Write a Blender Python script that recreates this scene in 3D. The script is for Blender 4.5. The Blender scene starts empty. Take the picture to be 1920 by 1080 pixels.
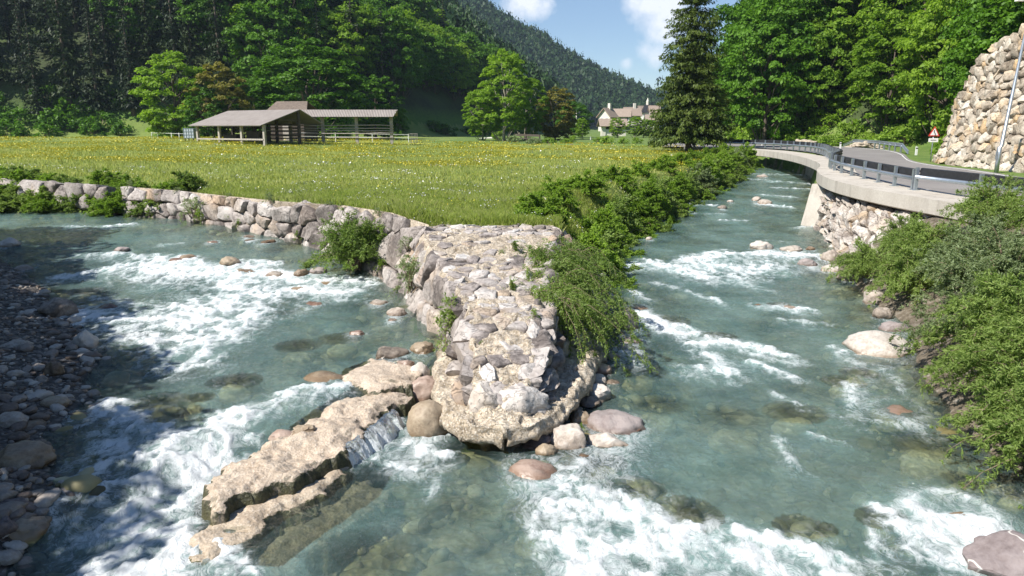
import bpy, math, random
import numpy as np
from mathutils import Vector
random.seed(7)
R = math.radians
SC = bpy.context.scene
COL = SC.collection
# ------------------------------------------------------------------ camera
F = 1333.0                      # focal length in pixels of the 1920 px wide photograph
HOR = 240.0
PITCH = math.atan((540 - HOR) / F)
CH = 5.0
cam_d = bpy.data.cameras.new('camera'); cam = bpy.data.objects.new('camera', cam_d); COL.objects.link(cam)
cam_d.sensor_width = 36.0; cam_d.lens = F / 1920 * 36.0
cam_d.clip_start = 0.05; cam_d.clip_end = 9000
cam.location = (0, 0, CH); cam.rotation_euler = (math.pi / 2 - PITCH, 0, 0)
SC.camera = cam
# ------------------------------------------------------------------ world and sun
SUN_EL, SUN_TX, SUN_TY = R(48), 0.84, 0.54      # light travels towards +x, +y
w = bpy.data.worlds.new('World'); SC.world = w; w.use_nodes = True
nt = w.node_tree; nt.nodes.clear()
def wn(t, **k):
    n = nt.nodes.new(t)
    for a, b in k.items(): setattr(n, a, b)
    return n
sky = wn('ShaderNodeTexSky', sky_type='NISHITA'); sky.sun_disc = False
sky.sun_elevation = SUN_EL; sky.sun_rotation = math.atan2(-SUN_TX, -SUN_TY) % (2 * math.pi)
sky.air_density = 1.0; sky.dust_density = 0.0; sky.ozone_density = 4.0; sky.altitude = 500
bg = wn('ShaderNodeBackground'); bg.inputs['Strength'].default_value = 0.08
bgc = wn('ShaderNodeBackground'); bgc.inputs['Color'].default_value = (0.93, 0.95, 1.0, 1); bgc.inputs['Strength'].default_value = 0.80
mixw = wn('ShaderNodeMixShader'); outw = wn('ShaderNodeOutputWorld')
tc = wn('ShaderNodeTexCoord')
def dirpx(u, v):
    d = Vector(((u - 960) / F, math.cos(PITCH) + (540 - v) / F * math.sin(PITCH), -math.sin(PITCH) + (540 - v) / F * math.cos(PITCH)))
    return d.normalized()
acc = None
def mth(op, a, b=None, clamp=False):
    n = wn('ShaderNodeMath', operation=op, use_clamp=clamp)
    for i, q in enumerate((a, b)):
        if q is None: continue
        if isinstance(q, (int, float)): n.inputs[i].default_value = q
        else: nt.links.new(q, n.inputs[i])
    return n.outputs[0]
ns = wn('ShaderNodeTexNoise'); ns.inputs['Scale'].default_value = 16; ns.inputs['Detail'].default_value = 8; ns.inputs['Roughness'].default_value = 0.62
nt.links.new(tc.outputs['Generated'], ns.inputs['Vector'])
wob = mth('SUBTRACT', ns.outputs['Fac'], 0.5)
# clouds that stand over the valley and round the rest of the sky: (direction, radius, strength)
for (u, v, rad, st) in [(1000, 6, .022, 1.0), (1018, 14, .018, .9), (978, -14, .035, 1), (1240, 0, .048, 1.0), (1195, -10, .030, .8), (1232, 55, .034, .8), (1232, 100, .02, .75), (1215, 92, .014, .6),
                        (1175, 118, .008, .5)]:
    d = dirpx(u, v)
    vd = wn('ShaderNodeVectorMath', operation='DISTANCE'); vd.inputs[1].default_value = d
    nt.links.new(tc.outputs['Generated'], vd.inputs[0])
    x = mth('DIVIDE', vd.outputs['Value'], rad)
    x = mth('SUBTRACT', 1.05, x); x = mth('MINIMUM', x, 0.75)
    x = mth('ADD', x, mth('MULTIPLY', wob, 3.0))
    x = mth('MULTIPLY', x, st * 1.3, clamp=True)
    acc = x if acc is None else mth('MAXIMUM', acc, x)
nt.links.new(sky.outputs[0], bg.inputs[0])
nt.links.new(mth('MULTIPLY', acc, 0.92), mixw.inputs[0]); nt.links.new(bg.outputs[0], mixw.inputs[1]); nt.links.new(bgc.outputs[0], mixw.inputs[2])
nt.links.new(mixw.outputs[0], outw.inputs[0])
sd_ = bpy.data.lights.new('sun', 'SUN'); sd_.energy = 4.9; sd_.angle = R(0.55); sd_.color = (1.0, 0.955, 0.88)
sun = bpy.data.objects.new('sun', sd_); COL.objects.link(sun)
tn = math.hypot(SUN_TX, SUN_TY)
sdir = Vector((SUN_TX / tn * math.cos(SUN_EL), SUN_TY / tn * math.cos(SUN_EL), -math.sin(SUN_EL)))
sun.rotation_euler = sdir.to_track_quat('-Z', 'Y').to_euler(); sun.location = (-30, -30, 60)
SC.view_settings.view_transform = 'Standard'; SC.view_settings.look = 'None'
SC.view_settings.exposure = 0.74; SC.view_settings.gamma = 1; SC.view_settings.use_curve_mapping = False
SC.render.engine = 'CYCLES'
cy = SC.cycles
cy.max_bounces = 6; cy.diffuse_bounces = 2; cy.glossy_bounces = 2; cy.transmission_bounces = 3; cy.transparent_max_bounces = 8; cy.volume_bounces = 0
cy.caustics_reflective = False; cy.caustics_refractive = False; cy.sample_clamp_indirect = 4
try:
    cy.use_denoising = True; cy.denoiser = 'OPENIMAGEDENOISE'
except Exception: pass

# ------------------------------------------------------------------ numeric helpers
def sstep(a, b, x):
    t = np.clip((x - a) / (b - a), 0, 1); return t * t * (3 - 2 * t)
_rg = np.random.default_rng(11)
_G = _rg.normal(size=(4096, 3)); _G /= np.linalg.norm(_G, axis=1)[:, None]
_P = _rg.permutation(4096)
def pnoise(x, y, z=0.0):
    x = np.asarray(x, float); y = np.asarray(y, float); z = np.asarray(z, float) + 0 * x
    xi = np.floor(x).astype(np.int64); yi = np.floor(y).astype(np.int64); zi = np.floor(z).astype(np.int64)
    xf = x - xi; yf = y - yi; zf = z - zi
    u = xf ** 3 * (xf * (xf * 6 - 15) + 10); v = yf ** 3 * (yf * (yf * 6 - 15) + 10); ww = zf ** 3 * (zf * (zf * 6 - 15) + 10)
    def g(i, j, k):
        h = _P[(_P[(_P[(xi + i) & 4095] + yi + j) & 4095] + zi + k) & 4095]
        gg = _G[h]; return gg[..., 0] * (xf - i) + gg[..., 1] * (yf - j) + gg[..., 2] * (zf - k)
    def L(a, b, t): return a + (b - a) * t
    return L(L(L(g(0, 0, 0), g(1, 0, 0), u), L(g(0, 1, 0), g(1, 1, 0), u), v),
             L(L(g(0, 0, 1), g(1, 0, 1), u), L(g(0, 1, 1), g(1, 1, 1), u), v), ww) * 1.5
def fbm(x, y, z=0.0, o=4, gain=.5):
    s = 0; a = 1; f = 1
    for i in range(o):
        s = s + a * pnoise(x * f + 17 * i, y * f + 31 * i, z * f + 5 * i); a *= gain; f *= 2.03
    return s
def poly_sd(px, py, poly):
    """signed distance to polygon, positive inside"""
    P = np.array(poly, float); n = len(P)
    d = np.full(px.shape, 1e18); ins = np.zeros(px.shape, bool)
    for i in range(n):
        ax, ay = P[i]; bx, by = P[(i + 1) % n]
        ex, ey = bx - ax, by - ay
        t = np.clip(((px - ax) * ex + (py - ay) * ey) / (ex * ex + ey * ey + 1e-12), 0, 1)
        d = np.minimum(d, (px - ax - t * ex) ** 2 + (py - ay - t * ey) ** 2)
        c = (ay > py) != (by > py)
        if ey != 0: ins ^= c & (px < ex * (py - ay) / ey + ax)
    return np.where(ins, 1, -1) * np.sqrt(d)
def line_d(px, py, pts):
    P = np.array(pts, float); d = np.full(px.shape, 1e18)
    for i in range(len(P) - 1):
        ax, ay = P[i]; bx, by = P[i + 1]; ex, ey = bx - ax, by - ay
        t = np.clip(((px - ax) * ex + (py - ay) * ey) / (ex * ex + ey * ey + 1e-12), 0, 1)
        d = np.minimum(d, (px - ax - t * ex) ** 2 + (py - ay - t * ey) ** 2)
    return np.sqrt(d)

# ------------------------------------------------------------------ the lie of the land: levels of water, meadow and road (metres, world)
SLAB_A, SLAB_B = (-4.9, 9.0), (-1.7, 13.0)
def spit_x(y): return np.interp(y, [9, 10.4, 12.4, 16, 20.5], [0.1, 0.1, -0.1, -0.45, -0.8])
def level(x, y):
    x = np.asarray(x, float); y = np.asarray(y, float)
    ex, ey = SLAB_B[0] - SLAB_A[0], SLAB_B[1] - SLAB_A[1]; l = math.hypot(ex, ey)
    sd = (-(x - SLAB_A[0]) * ey + (y - SLAB_A[1]) * ex) / l
    left = 0.34 * sstep(-0.5, 0.9, sd) + np.interp(y, [13, 18, 21, 24.5, 29, 32, 45], [0, .1, .16, .52, .80, .88, 1.1])
    right = np.interp(y, [7.5, 9.5, 12, 20, 24, 26, 35, 48, 66, 95], [-.12, 0.0, .04, .1, .12, .25, .32, .85, 1.5, 1.8])
    k = sstep(-0.5, 0.5, x - spit_x(y)) * sstep(8.5, 10, y) + (1 - sstep(8.5, 10, y)) * sstep(-3, 1, x)
    return left * (1 - k) + right * k
def zmead(x, y):
    return 2.2 + 0.9 * np.clip((y - 30) / 60, 0, 1) + 0.02 * np.clip(-x - 8, 0, 25) * sstep(20, 32, y) + .2 * sstep(-1.5, -3.6, x) * sstep(-11, -8, x) * sstep(34, 27, y)
def zroad(x, y):
    return 2.6 + 0.3 * sstep(26, 38, y) + 0.2 * np.clip((y - 45) / 40, 0, 1)
def unproj(u, v, f, add=0.0):
    d = dirpx(u, v); z = 0.0; x = y = 0
    for i in range(22):
        t = (z - CH) / d.z if d.z < -1e-4 else 3000
        if t < 0: t = 3000
        x, y = d.x * t, d.y * t
        z = 0.5 * z + 0.5 * (float(f(x, y)) + add)
    return x, y, z
def PW(u, v, a=0.0): return unproj(u, v, level, a)
def PM(u, v, a=0.0): return unproj(u, v, zmead, a)
def PR(u, v, a=0.0): return unproj(u, v, zroad, a)
def PD(u, v, y):
    d = dirpx(u, v); t = y / d.y; return (d.x * t, y, CH + d.z * t)
def xy(p): return (p[0], p[1])

# ------------------------------------------------------------------ mesh helpers
def link(o, parent=None):
    COL.objects.link(o)
    if parent is not None: o.parent = parent
    return o
def mk(name, V, Fc, mat=None, parent=None, smooth=True, sharp=None, attrs=None, midx=None, mats=None, data_only=False):
    me = bpy.data.meshes.new(name)
    V = np.asarray(V, dtype=np.float32).reshape(-1, 3)
    if isinstance(Fc, np.ndarray):
        n, k = Fc.shape
        me.vertices.add(len(V)); me.vertices.foreach_set('co', V.ravel())
        me.loops.add(n * k); me.loops.foreach_set('vertex_index', Fc.astype(np.int32).ravel())
        me.polygons.add(n); me.polygons.foreach_set('loop_start', np.arange(0, n * k, k, dtype=np.int32))
        me.polygons.foreach_set('loop_total', np.full(n, k, dtype=np.int32))
    else:
        me.from_pydata(V.tolist(), [], Fc)
    if mats:
        for m in mats: me.materials.append(m)
    elif mat: me.materials.append(mat)
    if midx is not None: me.polygons.foreach_set('material_index', np.asarray(midx, dtype=np.int32))
    me.update(calc_edges=True); me.validate()
    me.polygons.foreach_set('use_smooth', np.full(len(me.polygons), bool(smooth)))
    if sharp and smooth:
        me.set_sharp_from_angle(angle=R(sharp))
    if attrs:
        for k_, a in attrs.items():
            at = me.attributes.new(k_, 'FLOAT', 'POINT'); at.data.foreach_set('value', np.asarray(a, dtype=np.float32))
    me.update()
    if data_only: return me
    o = bpy.data.objects.new(name, me)
    return link(o, parent)
def tag(o, label, cat, group=None):
    o['label'] = label; o['category'] = cat
    if group: o['group'] = group
    return o
def kind(o, k):
    o['kind'] = k; return o
def empty(name, loc=(0, 0, 0), rz=0.0, label=None, cat=None, group=None):
    o = bpy.data.objects.new(name, None); o.empty_display_size = 0.3
    o.location = loc; o.rotation_euler = (0, 0, rz); COL.objects.link(o)
    if label: tag(o, label, cat, group)
    return o
class MB:
    """collects simple solids and links them as one mesh"""
    def __init__(s): s.v = []; s.f = []
    def add(s, V, Fc):
        b = len(s.v); s.v += [tuple(p) for p in V]; s.f += [[b + i for i in f] for f in Fc]; return s
    def box(s, x0, y0, z0, x1, y1, z1, M=None):
        V = [(x0, y0, z0), (x1, y0, z0), (x1, y1, z0), (x0, y1, z0), (x0, y0, z1), (x1, y0, z1), (x1, y1, z1), (x0, y1, z1)]
        if M: V = [M(p) for p in V]
        return s.add(V, [(0, 3, 2, 1), (4, 5, 6, 7), (0, 1, 5, 4), (1, 2, 6, 5), (2, 3, 7, 6), (3, 0, 4, 7)])
    def bar(s, a, b, w, h=None, up=(0, 0, 1)):
        """box beam from a to b, width w, height h"""
        h = h or w; a = Vector(a); b = Vector(b); d = (b - a).normalized(); u = Vector(up)
        sx = d.cross(u)
        if sx.length < 1e-4: sx = d.cross(Vector((0, 1, 0)))
        sx.normalize(); u = sx.cross(d)
        V = [p + sx * i * w / 2 + u * j * h / 2 for p in (a, b) for i, j in ((-1, -1), (1, -1), (1, 1), (-1, 1))]
        return s.add(V, [(0, 3, 2, 1), (4, 5, 6, 7), (0, 1, 5, 4), (1, 2, 6, 5), (2, 3, 7, 6), (3, 0, 4, 7)])
    def tube(s, pts, rads, n=8, cap=True):
        pts = [Vector(p) for p in pts]
        if isinstance(rads, (int, float)): rads = [rads] * len(pts)
        V = []; ref = Vector((0.13, 0.21, 0.97))
        for i, p in enumerate(pts):
            d = (pts[min(i + 1, len(pts) - 1)] - pts[max(i - 1, 0)]).normalized()
            r = ref if abs(d.dot(ref)) < .95 else Vector((1, 0, 0))
            a = d.cross(r).normalized(); b = d.cross(a)
            for k in range(n):
                t = 2 * math.pi * k / n; V.append(p + (a * math.cos(t) + b * math.sin(t)) * rads[i])
        Fc = [(i * n + k, i * n + (k + 1) % n, (i + 1) * n + (k + 1) % n, (i + 1) * n + k) for i in range(len(pts) - 1) for k in range(n)]
        if cap: Fc += [tuple(range(n))[::-1], tuple((len(pts) - 1) * n + k for k in range(n))]
        return s.add(V, Fc)
    def sweep(s, pts, prof, close=True):
        """sweep a 2-D profile (side, up) along pts in plan"""
        n = len(prof); V = []
        for i, p in enumerate(pts):
            a = pts[max(i - 1, 0)]; b = pts[min(i + 1, len(pts) - 1)]
            dx, dy = b[0] - a[0], b[1] - a[1]; l = math.hypot(dx, dy) or 1; sx, sy = dy / l, -dx / l
            for q in prof: V.append((p[0] + sx * q[0], p[1] + sy * q[0], p[2] + q[1]))
        m = n if close else n - 1
        Fc = [(i * n + k, (i + 1) * n + k, (i + 1) * n + (k + 1) % n, i * n + (k + 1) % n) for i in range(len(pts) - 1) for k in range(m)]
        if close: Fc += [tuple(range(n))[::-1], tuple((len(pts) - 1) * n + k for k in range(n))]
        return s.add(V, Fc)
    def build(s, name, mat, parent=None, smooth=False, sharp=None):
        return mk(name, s.v, s.f, mat, parent, smooth, sharp)
def resamp(pts, step):
    P = np.array(pts, float); d = np.r_[0, np.cumsum(np.linalg.norm(np.diff(P, axis=0), axis=1))]
    n = max(2, int(d[-1] / step) + 1); t = np.linspace(0, d[-1], n)
    return np.stack([np.interp(t, d, P[:, k]) for k in range(P.shape[1])], 1)
def smoothline(pts, it=2):
    P = np.array(pts, float)
    for _ in range(it):
        Q = [P[0]]
        for i in range(len(P) - 1): Q += [P[i] * .75 + P[i + 1] * .25, P[i] * .25 + P[i + 1] * .75]
        P = np.array(Q + [P[-1]])
    return P

# ------------------------------------------------------------------ materials
class Mat:
    def __init__(s, name):
        s.m = bpy.data.materials.new(name); s.m.use_nodes = True; s.t = s.m.node_tree; s.t.nodes.clear()
        s.out = s.n('ShaderNodeOutputMaterial')
    def n(s, t, **k):
        q = s.t.nodes.new(t)
        for a, b in k.items():
            if hasattr(q, a): setattr(q, a, b)
        return q
    def l(s, a, b): s.t.links.new(a, b)
    def put(s, sock, v):
        if v is None: return
        if isinstance(v, bpy.types.NodeSocket): s.l(v, sock)
        elif isinstance(v, tuple) and len(v) == 3 and sock.type == 'RGBA': sock.default_value = (*v, 1)
        else: sock.default_value = v
    def math(s, op, a, b=None, c=None, clamp=False):
        q = s.n('ShaderNodeMath', operation=op, use_clamp=clamp)
        for i, v in enumerate((a, b, c)): s.put(q.inputs[i], v)
        return q.outputs[0]
    def mix(s, f, a, b, blend='MIX'):
        q = s.n('ShaderNodeMix', data_type='RGBA', blend_type=blend)
        s.put(q.inputs['Factor'], f); s.put(q.inputs[6], a); s.put(q.inputs[7], b); return q.outputs[2]
    def noise(s, scale, detail=4, rough=.55, vec=None, dist=0.0):
        q = s.n('ShaderNodeTexNoise'); q.inputs['Scale'].default_value = scale; q.inputs['Detail'].default_value = detail
        q.inputs['Roughness'].default_value = rough; q.inputs['Distortion'].default_value = dist
        s.put(q.inputs['Vector'], vec if vec is not None else s.pos()); return q.outputs['Fac']
    def pos(s):
        if not hasattr(s, '_g'): s._g = s.n('ShaderNodeNewGeometry')
        return s._g.outputs['Position']
    def geo(s, k): s.pos(); return s._g.outputs[k]
    def obj(s):
        if not hasattr(s, '_o'): s._o = s.n('ShaderNodeTexCoord')
        return s._o.outputs['Object']
    def rnd(s): return s.n('ShaderNodeObjectInfo').outputs['Random']
    def attr(s, k): return s.n('ShaderNodeAttribute', attribute_name=k).outputs['Fac']
    def mapr(s, v, a, b, c=0.0, d=1.0, smooth=False):
        q = s.n('ShaderNodeMapRange'); q.interpolation_type = 'SMOOTHSTEP' if smooth else 'LINEAR'
        s.put(q.inputs[0], v)
        for i, e in enumerate((a, b, c, d)): s.put(q.inputs[i + 1], e)
        return q.outputs[0]
    def ramp(s, f, stops):
        q = s.n('ShaderNodeValToRGB'); e = q.color_ramp.elements
        while len(e) < len(stops): e.new(0.5)
        for i, (p, c) in enumerate(stops): e[i].position = p; e[i].color = (*c, 1)
        s.put(q.inputs[0], f); return q.outputs[0]
    def scalev(s, v, sc):
        q = s.n('ShaderNodeVectorMath', operation='MULTIPLY'); s.put(q.inputs[0], v); q.inputs[1].default_value = sc; return q.outputs[0]
    def bump(s, h, dist=0.02, strength=1.0, normal=None):
        q = s.n('ShaderNodeBump'); q.inputs['Distance'].default_value = dist; q.inputs['Strength'].default_value = strength
        s.put(q.inputs['Height'], h)
        if normal is not None: s.l(normal, q.inputs['Normal'])
        return q.outputs[0]
    def princ(s, col, rough=.8, normal=None, metal=0.0, spec=.5, link=True):
        q = s.n('ShaderNodeBsdfPrincipled'); s.put(q.inputs['Base Color'], col); s.put(q.inputs['Roughness'], rough)
        s.put(q.inputs['Metallic'], metal); s.put(q.inputs['Specular IOR Level'], spec)
        if normal is not None: s.l(normal, q.inputs['Normal'])
        if link: s.l(q.outputs[0], s.out.inputs[0])
        return q.outputs[0]
def simple(name, col, rough=.6, metal=0.0, var=.12, scale=6, bump=0.0):
    m = Mat(name); n = m.noise(scale, 5, .6, m.obj())
    a = tuple(c * (1 - var) for c in col); b = tuple(min(1, c * (1 + var)) for c in col)
    m.princ(m.ramp(n, [(.3, a), (.7, b)]), rough, m.bump(n, bump) if bump else None, metal); return m.m
def rockmat(name, stops, scale=3.0, crk=.55, vein=False, rough=.85, bumpd=.03, wet=False, island=.2, warm=None, lichen=0.0, fleck=None):
    m = Mat(name); p = m.pos()
    n1 = m.noise(scale, 8, .62); n2 = m.noise(scale * 7, 6, .65); n3 = m.noise(scale * .4, 3, .5, dist=.6)
    f = m.math('ADD', m.math('MULTIPLY', n1, .55), m.math('MULTIPLY', n2, .3))
    isl = m.geo('Random Per Island')
    f = m.math('ADD', f, m.math('MULTIPLY', m.math('SUBTRACT', isl, .5), island))
    f = m.math('ADD', f, m.math('MULTIPLY', n3, .16))
    f = m.math('ADD', m.math('MULTIPLY', m.math('SUBTRACT', f, .505), 1.9), .5)
    c = m.ramp(f, stops)
    if warm is not None:
        hue = m.math('FRACT', m.math('MULTIPLY', isl, 7.31)); k = m.math('MULTIPLY', m.mapr(hue, .62, .9), m.mapr(n3, .42, .6))
        c = m.mix(k, c, m.mix(.75, c, warm))
    if fleck is not None:
        v = m.n('ShaderNodeTexVoronoi'); v.inputs['Scale'].default_value = fleck[0]; m.put(v.inputs['Vector'], p)
        gr = m.math('GREATER_THAN', m.math('FRACT', m.math('MULTIPLY', v.outputs['Color'], 1.0)), .78) if False else m.mapr(v.outputs['Distance'], .15, .45)
        c = m.mix(m.math('MULTIPLY', gr, fleck[2]), fleck[1], c) if False else m.mix(m.math('MULTIPLY', m.math('SUBTRACT', 1.0, gr), fleck[2]), c, fleck[1])
    # thin dark cracks and pits in the stone itself
    rid = m.math('ABSOLUTE', m.math('SUBTRACT', m.noise(scale * 1.7, 5, .6, dist=1.2), .5))
    crack = m.mapr(rid, .0, .018, .0, 1.0)
    c = m.mix(m.math('MULTIPLY', m.mapr(crack, 0, 1, crk, 0), m.mapr(n3, .4, .6)), c, (.07, .06, .05))
    if vein: c = m.mix(m.mapr(m.math('ABSOLUTE', m.math('SUBTRACT', m.noise(1.1, 2, .4, dist=.8), .5)), .0, .010, .9, 0), c, (.72, .68, .62))
    if lichen:
        li = m.mapr(m.noise(scale * 2.2, 4, .6), .60, .68); c = m.mix(m.math('MULTIPLY', li, lichen), c, (.035, .035, .025))
    h = m.math('ADD', m.math('MULTIPLY', n1, 1.0), m.math('MULTIPLY', n2, .35)); h = m.math('ADD', h, m.math('MULTIPLY', crack, .45 * crk))
    if wet:
        wa = m.attr('wet')
        alg = m.mapr(wa, .75, 1.0); c = m.mix(m.math('MULTIPLY', alg, .72), c, m.ramp(n1, [(.3, (.24, .19, .06)), (.7, (.62, .56, .26))]))
        wk = m.math('MULTIPLY', m.mapr(wa, .05, .4), m.mapr(wa, 1.0, .8)); c = m.mix(m.math('MULTIPLY', wk, .75), c, m.mix(1.0, c, (.52, .43, .34), 'MULTIPLY'))
        rough = m.mapr(wa, .0, .4, rough, .22)
    m.princ(c, rough, m.bump(h, bumpd)); return m.m
LIME = [(.22, (.12, .10, .09)), (.42, (.27, .235, .215)), (.6, (.38, .34, .315)), (.8, (.50, .46, .43))]
M = {}
M['wall_rock'] = rockmat('wall_rock', LIME, 1.6, island=.24, warm=(.42, .30, .20), bumpd=.06)
M['big_rock'] = rockmat('big_rock', [(.2, (.16, .125, .09)), (.38, (.37, .31, .24)), (.58, (.50, .44, .355)), (.8, (.62, .57, .49))], 1.2, island=.20, warm=(.55, .36, .17), bumpd=.07)
M['spit_rock'] = rockmat('spit_rock', [(.22, (.13, .11, .10)), (.42, (.31, .27, .25)), (.6, (.44, .40, .37)), (.8, (.58, .55, .52))], 2.2, island=.24, warm=(.40, .30, .20), bumpd=.04)
M['boulder'] = rockmat('boulder', [(.2, (.10, .08, .065)), (.45, (.26, .215, .175)), (.7, (.42, .37, .32))], 2.5, wet=True, bumpd=.03, lichen=.3, crk=.25)
M['pale_boulder'] = rockmat('pale_boulder', [(.2, (.15, .115, .09)), (.45, (.36, .30, .25)), (.7, (.54, .49, .435))], 2.2, wet=True, bumpd=.04, crk=.2, lichen=.25)
M['brown_boulder'] = rockmat('brown_boulder', [(.2, (.10, .065, .04)), (.45, (.22, .16, .105)), (.7, (.34, .27, .19))], 2.6, wet=True, bumpd=.035, rough=.5, crk=.0, lichen=.2)
M['red_boulder'] = rockmat('red_boulder', [(.2, (.10, .055, .04)), (.45, (.23, .145, .11)), (.7, (.36, .27, .22))], 2.4, wet=True, bumpd=.03, rough=.45, crk=.0, lichen=.2)
M['violet_boulder'] = rockmat('violet_boulder', [(.2, (.08, .06, .055)), (.45, (.20, .16, .15)), (.7, (.31, .265, .25))], 2.0, wet=True, bumpd=.05, crk=.0)
M['veined_boulder'] = rockmat('veined_boulder', [(.2, (.07, .055, .05)), (.5, (.18, .145, .14)), (.8, (.27, .23, .225))], 2.0, wet=True, bumpd=.05, crk=.0, vein=True)
M['conglomerate'] = rockmat('conglomerate', [(.25, (.21, .165, .115)), (.45, (.42, .345, .255)), (.62, (.53, .45, .35)), (.8, (.62, .56, .46))], 4.0, island=0.0, bumpd=.06, fleck=(26, (.62, .58, .52), .75), wet=True)
M['pale_wall'] = rockmat('pale_wall', [(.2, (.17, .14, .12)), (.4, (.36, .31, .27)), (.58, (.48, .43, .38)), (.8, (.60, .56, .51))], 1.5, island=.2, warm=(.42, .30, .18), bumpd=.07)
M['steel'] = simple('galvanised_steel', (.42, .47, .52), .38, .75, .15, 5)
M['steel_dark'] = simple('dark_steel', (.035, .035, .04), .5, .3, .3, 8)
M['wood'] = simple('weathered_wood', (.36, .32, .28), .85, 0, .3, 9, .01)
M['wood_dark'] = simple('dark_wood', (.075, .058, .045), .9, 0, .35, 9, .01)
M['white_paint'] = simple('white_paint', (.78, .78, .75), .6, 0, .06)
# ------------------------------------------------------------------ shore lines (points on the water line)
def PL(pts, f=PW): return [xy(f(u, v)) for u, v in pts]
SPIT = [(-3.6, 20.8), (-3.1, 19.6), (-2.7, 18.2), (-2.1, 16.4), (-1.7, 15.4), (-1.55, 14.2), (-1.5, 12.8), (-1.35, 11.8), (-1.15, 11.0), (-0.75, 10.4), (-0.1, 10.22), (0.4, 10.35), (0.8, 10.95), (1.15, 11.7), (1.5, 12.7), (1.75, 13.8), (1.9, 15.5), (2.3, 18)]
M_LEFT = PL([(0, 397), (150, 399), (310, 408), (420, 424), (520, 443), (620, 470), (690, 500)])
M_RIGHT = PL([(1125, 510), (1140, 455), (1225, 418), (1300, 372), (1370, 340), (1392, 322)])
FAR_R = [(24.5, 72), (20, 82), (9, 92), (-8, 99), (-8, 103), (12, 96)]
MEADOW = [(-900, 60), (-120, 40), (-60, 33)] + M_LEFT + SPIT + M_RIGHT + [(24.5, 70), (20, 80), (9, 88), (-8, 94)] + [(-14, 101), (0, 112), (10, 150), (30, 300), (60, 700), (300, 1600), (-900, 1600)]
R_NEAR = PL([(1525, 335), (1527, 420), (1560, 445), (1575, 475), (1545, 500), (1600, 530), (1640, 575), (1700, 610), (1720, 690), (1790, 790), (1850, 850), (1930, 900), (2100, 960)])
R_FAR = PL([(1372, 302), (1425, 309), (1480, 318), (1525, 330)])
ROAD_SIDE = [(-14, 108), (-14, 101), (-8, 97), (9, 91), (20, 84)] + R_FAR + R_NEAR + [(12, 3), (12, -12), (60, -30), (900, -30), (900, 1600), (200, 1600), (20, 700), (0, 300), (-10, 150), (-10, 112)]
GRAVEL = PL([(-900, 415), (-300, 440), (-60, 470), (0, 485), (60, 520), (95, 560), (140, 600), (185, 640), (185, 675), (160, 720), (185, 745), (120, 790), (95, 840), (110, 900), (90, 960), (60, 1010), (40, 1080), (-100, 1300)]) + [(-4.5, 2), (-5, -12), (-60, -20), (-120, 20)]
FOOT = [(-400, 62), (-150, 98), (-95, 116), (-60, 122), (-32, 126), (-14, 152), (8, 235), (32, 360), (52, 560), (60, 700), (66, 1400)]
FOOT_R = [(60, -20), (34, 10), (31, 30), (31.5, 50), (33, 58), (40, 66), (40, 76), (33, 88), (30, 112), (52, 200), (120, 400), (200, 800), (260, 1500)]
RW_BASE = [(23.5, 18), (24.2, 26), (25.0, 33), (25.8, 39), (26.3, 44), (27.6, 47.5), (30.5, 50)]       # foot of the big retaining wall
def hills(x, y):
    fl = np.array(FOOT); xf = np.interp(y, fl[:, 1], fl[:, 0])
    d = line_d(x, y, FOOT); inside = (x < xf) & (y > 62)
    dl = np.where(inside, d, 0)
    h = 0.74 * dl * sstep(0, 14, dl) + fbm(x / 40, y / 40, o=3) * 5 * sstep(8, 60, dl)
    h = np.minimum(h, 150 + 0.15 * dl)
    h = h * (1 - sstep(420, 640, y) * .55)
    # bulge of the grassy bank at the far left edge of the meadow
    fr = np.array(FOOT_R); d2 = line_d(x, y, FOOT_R); ins2 = (x > np.interp(y, fr[:, 1], fr[:, 0])) & (y > -20)
    dr = np.where(ins2, d2, 0)
    hr = 0.78 * dr * sstep(0, 7, dr); hr = np.minimum(hr, 130) + fbm(x / 30, y / 30, 3.3, o=3) * 4 * sstep(8, 50, dr)
    # far mountain side closing the valley
    cx = np.interp(x, [-500, -60, -14, 33, 80, 116, 150, 172, 220, 400], [165, 140, 112, 86, 60, 42, 28, 18, 6, 3])
    fm = np.maximum(0, cx - np.abs(y - 800) * (.30 + cx / 700.)) * sstep(480, 620, y)
    fm = fm + np.where(fm > 6, fbm(x / 45, y / 70, 1.1, o=3) * 4.5, 0)
    f2 = np.maximum(0, np.interp(x, [200, 330, 430, 620, 900], [60, 148, 136, 150, 240]) - np.abs(y - 1900) * .3) * sstep(1200, 1500, y)
    return np.maximum(np.maximum(h, hr), np.maximum(fm, f2)), inside, ins2
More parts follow.
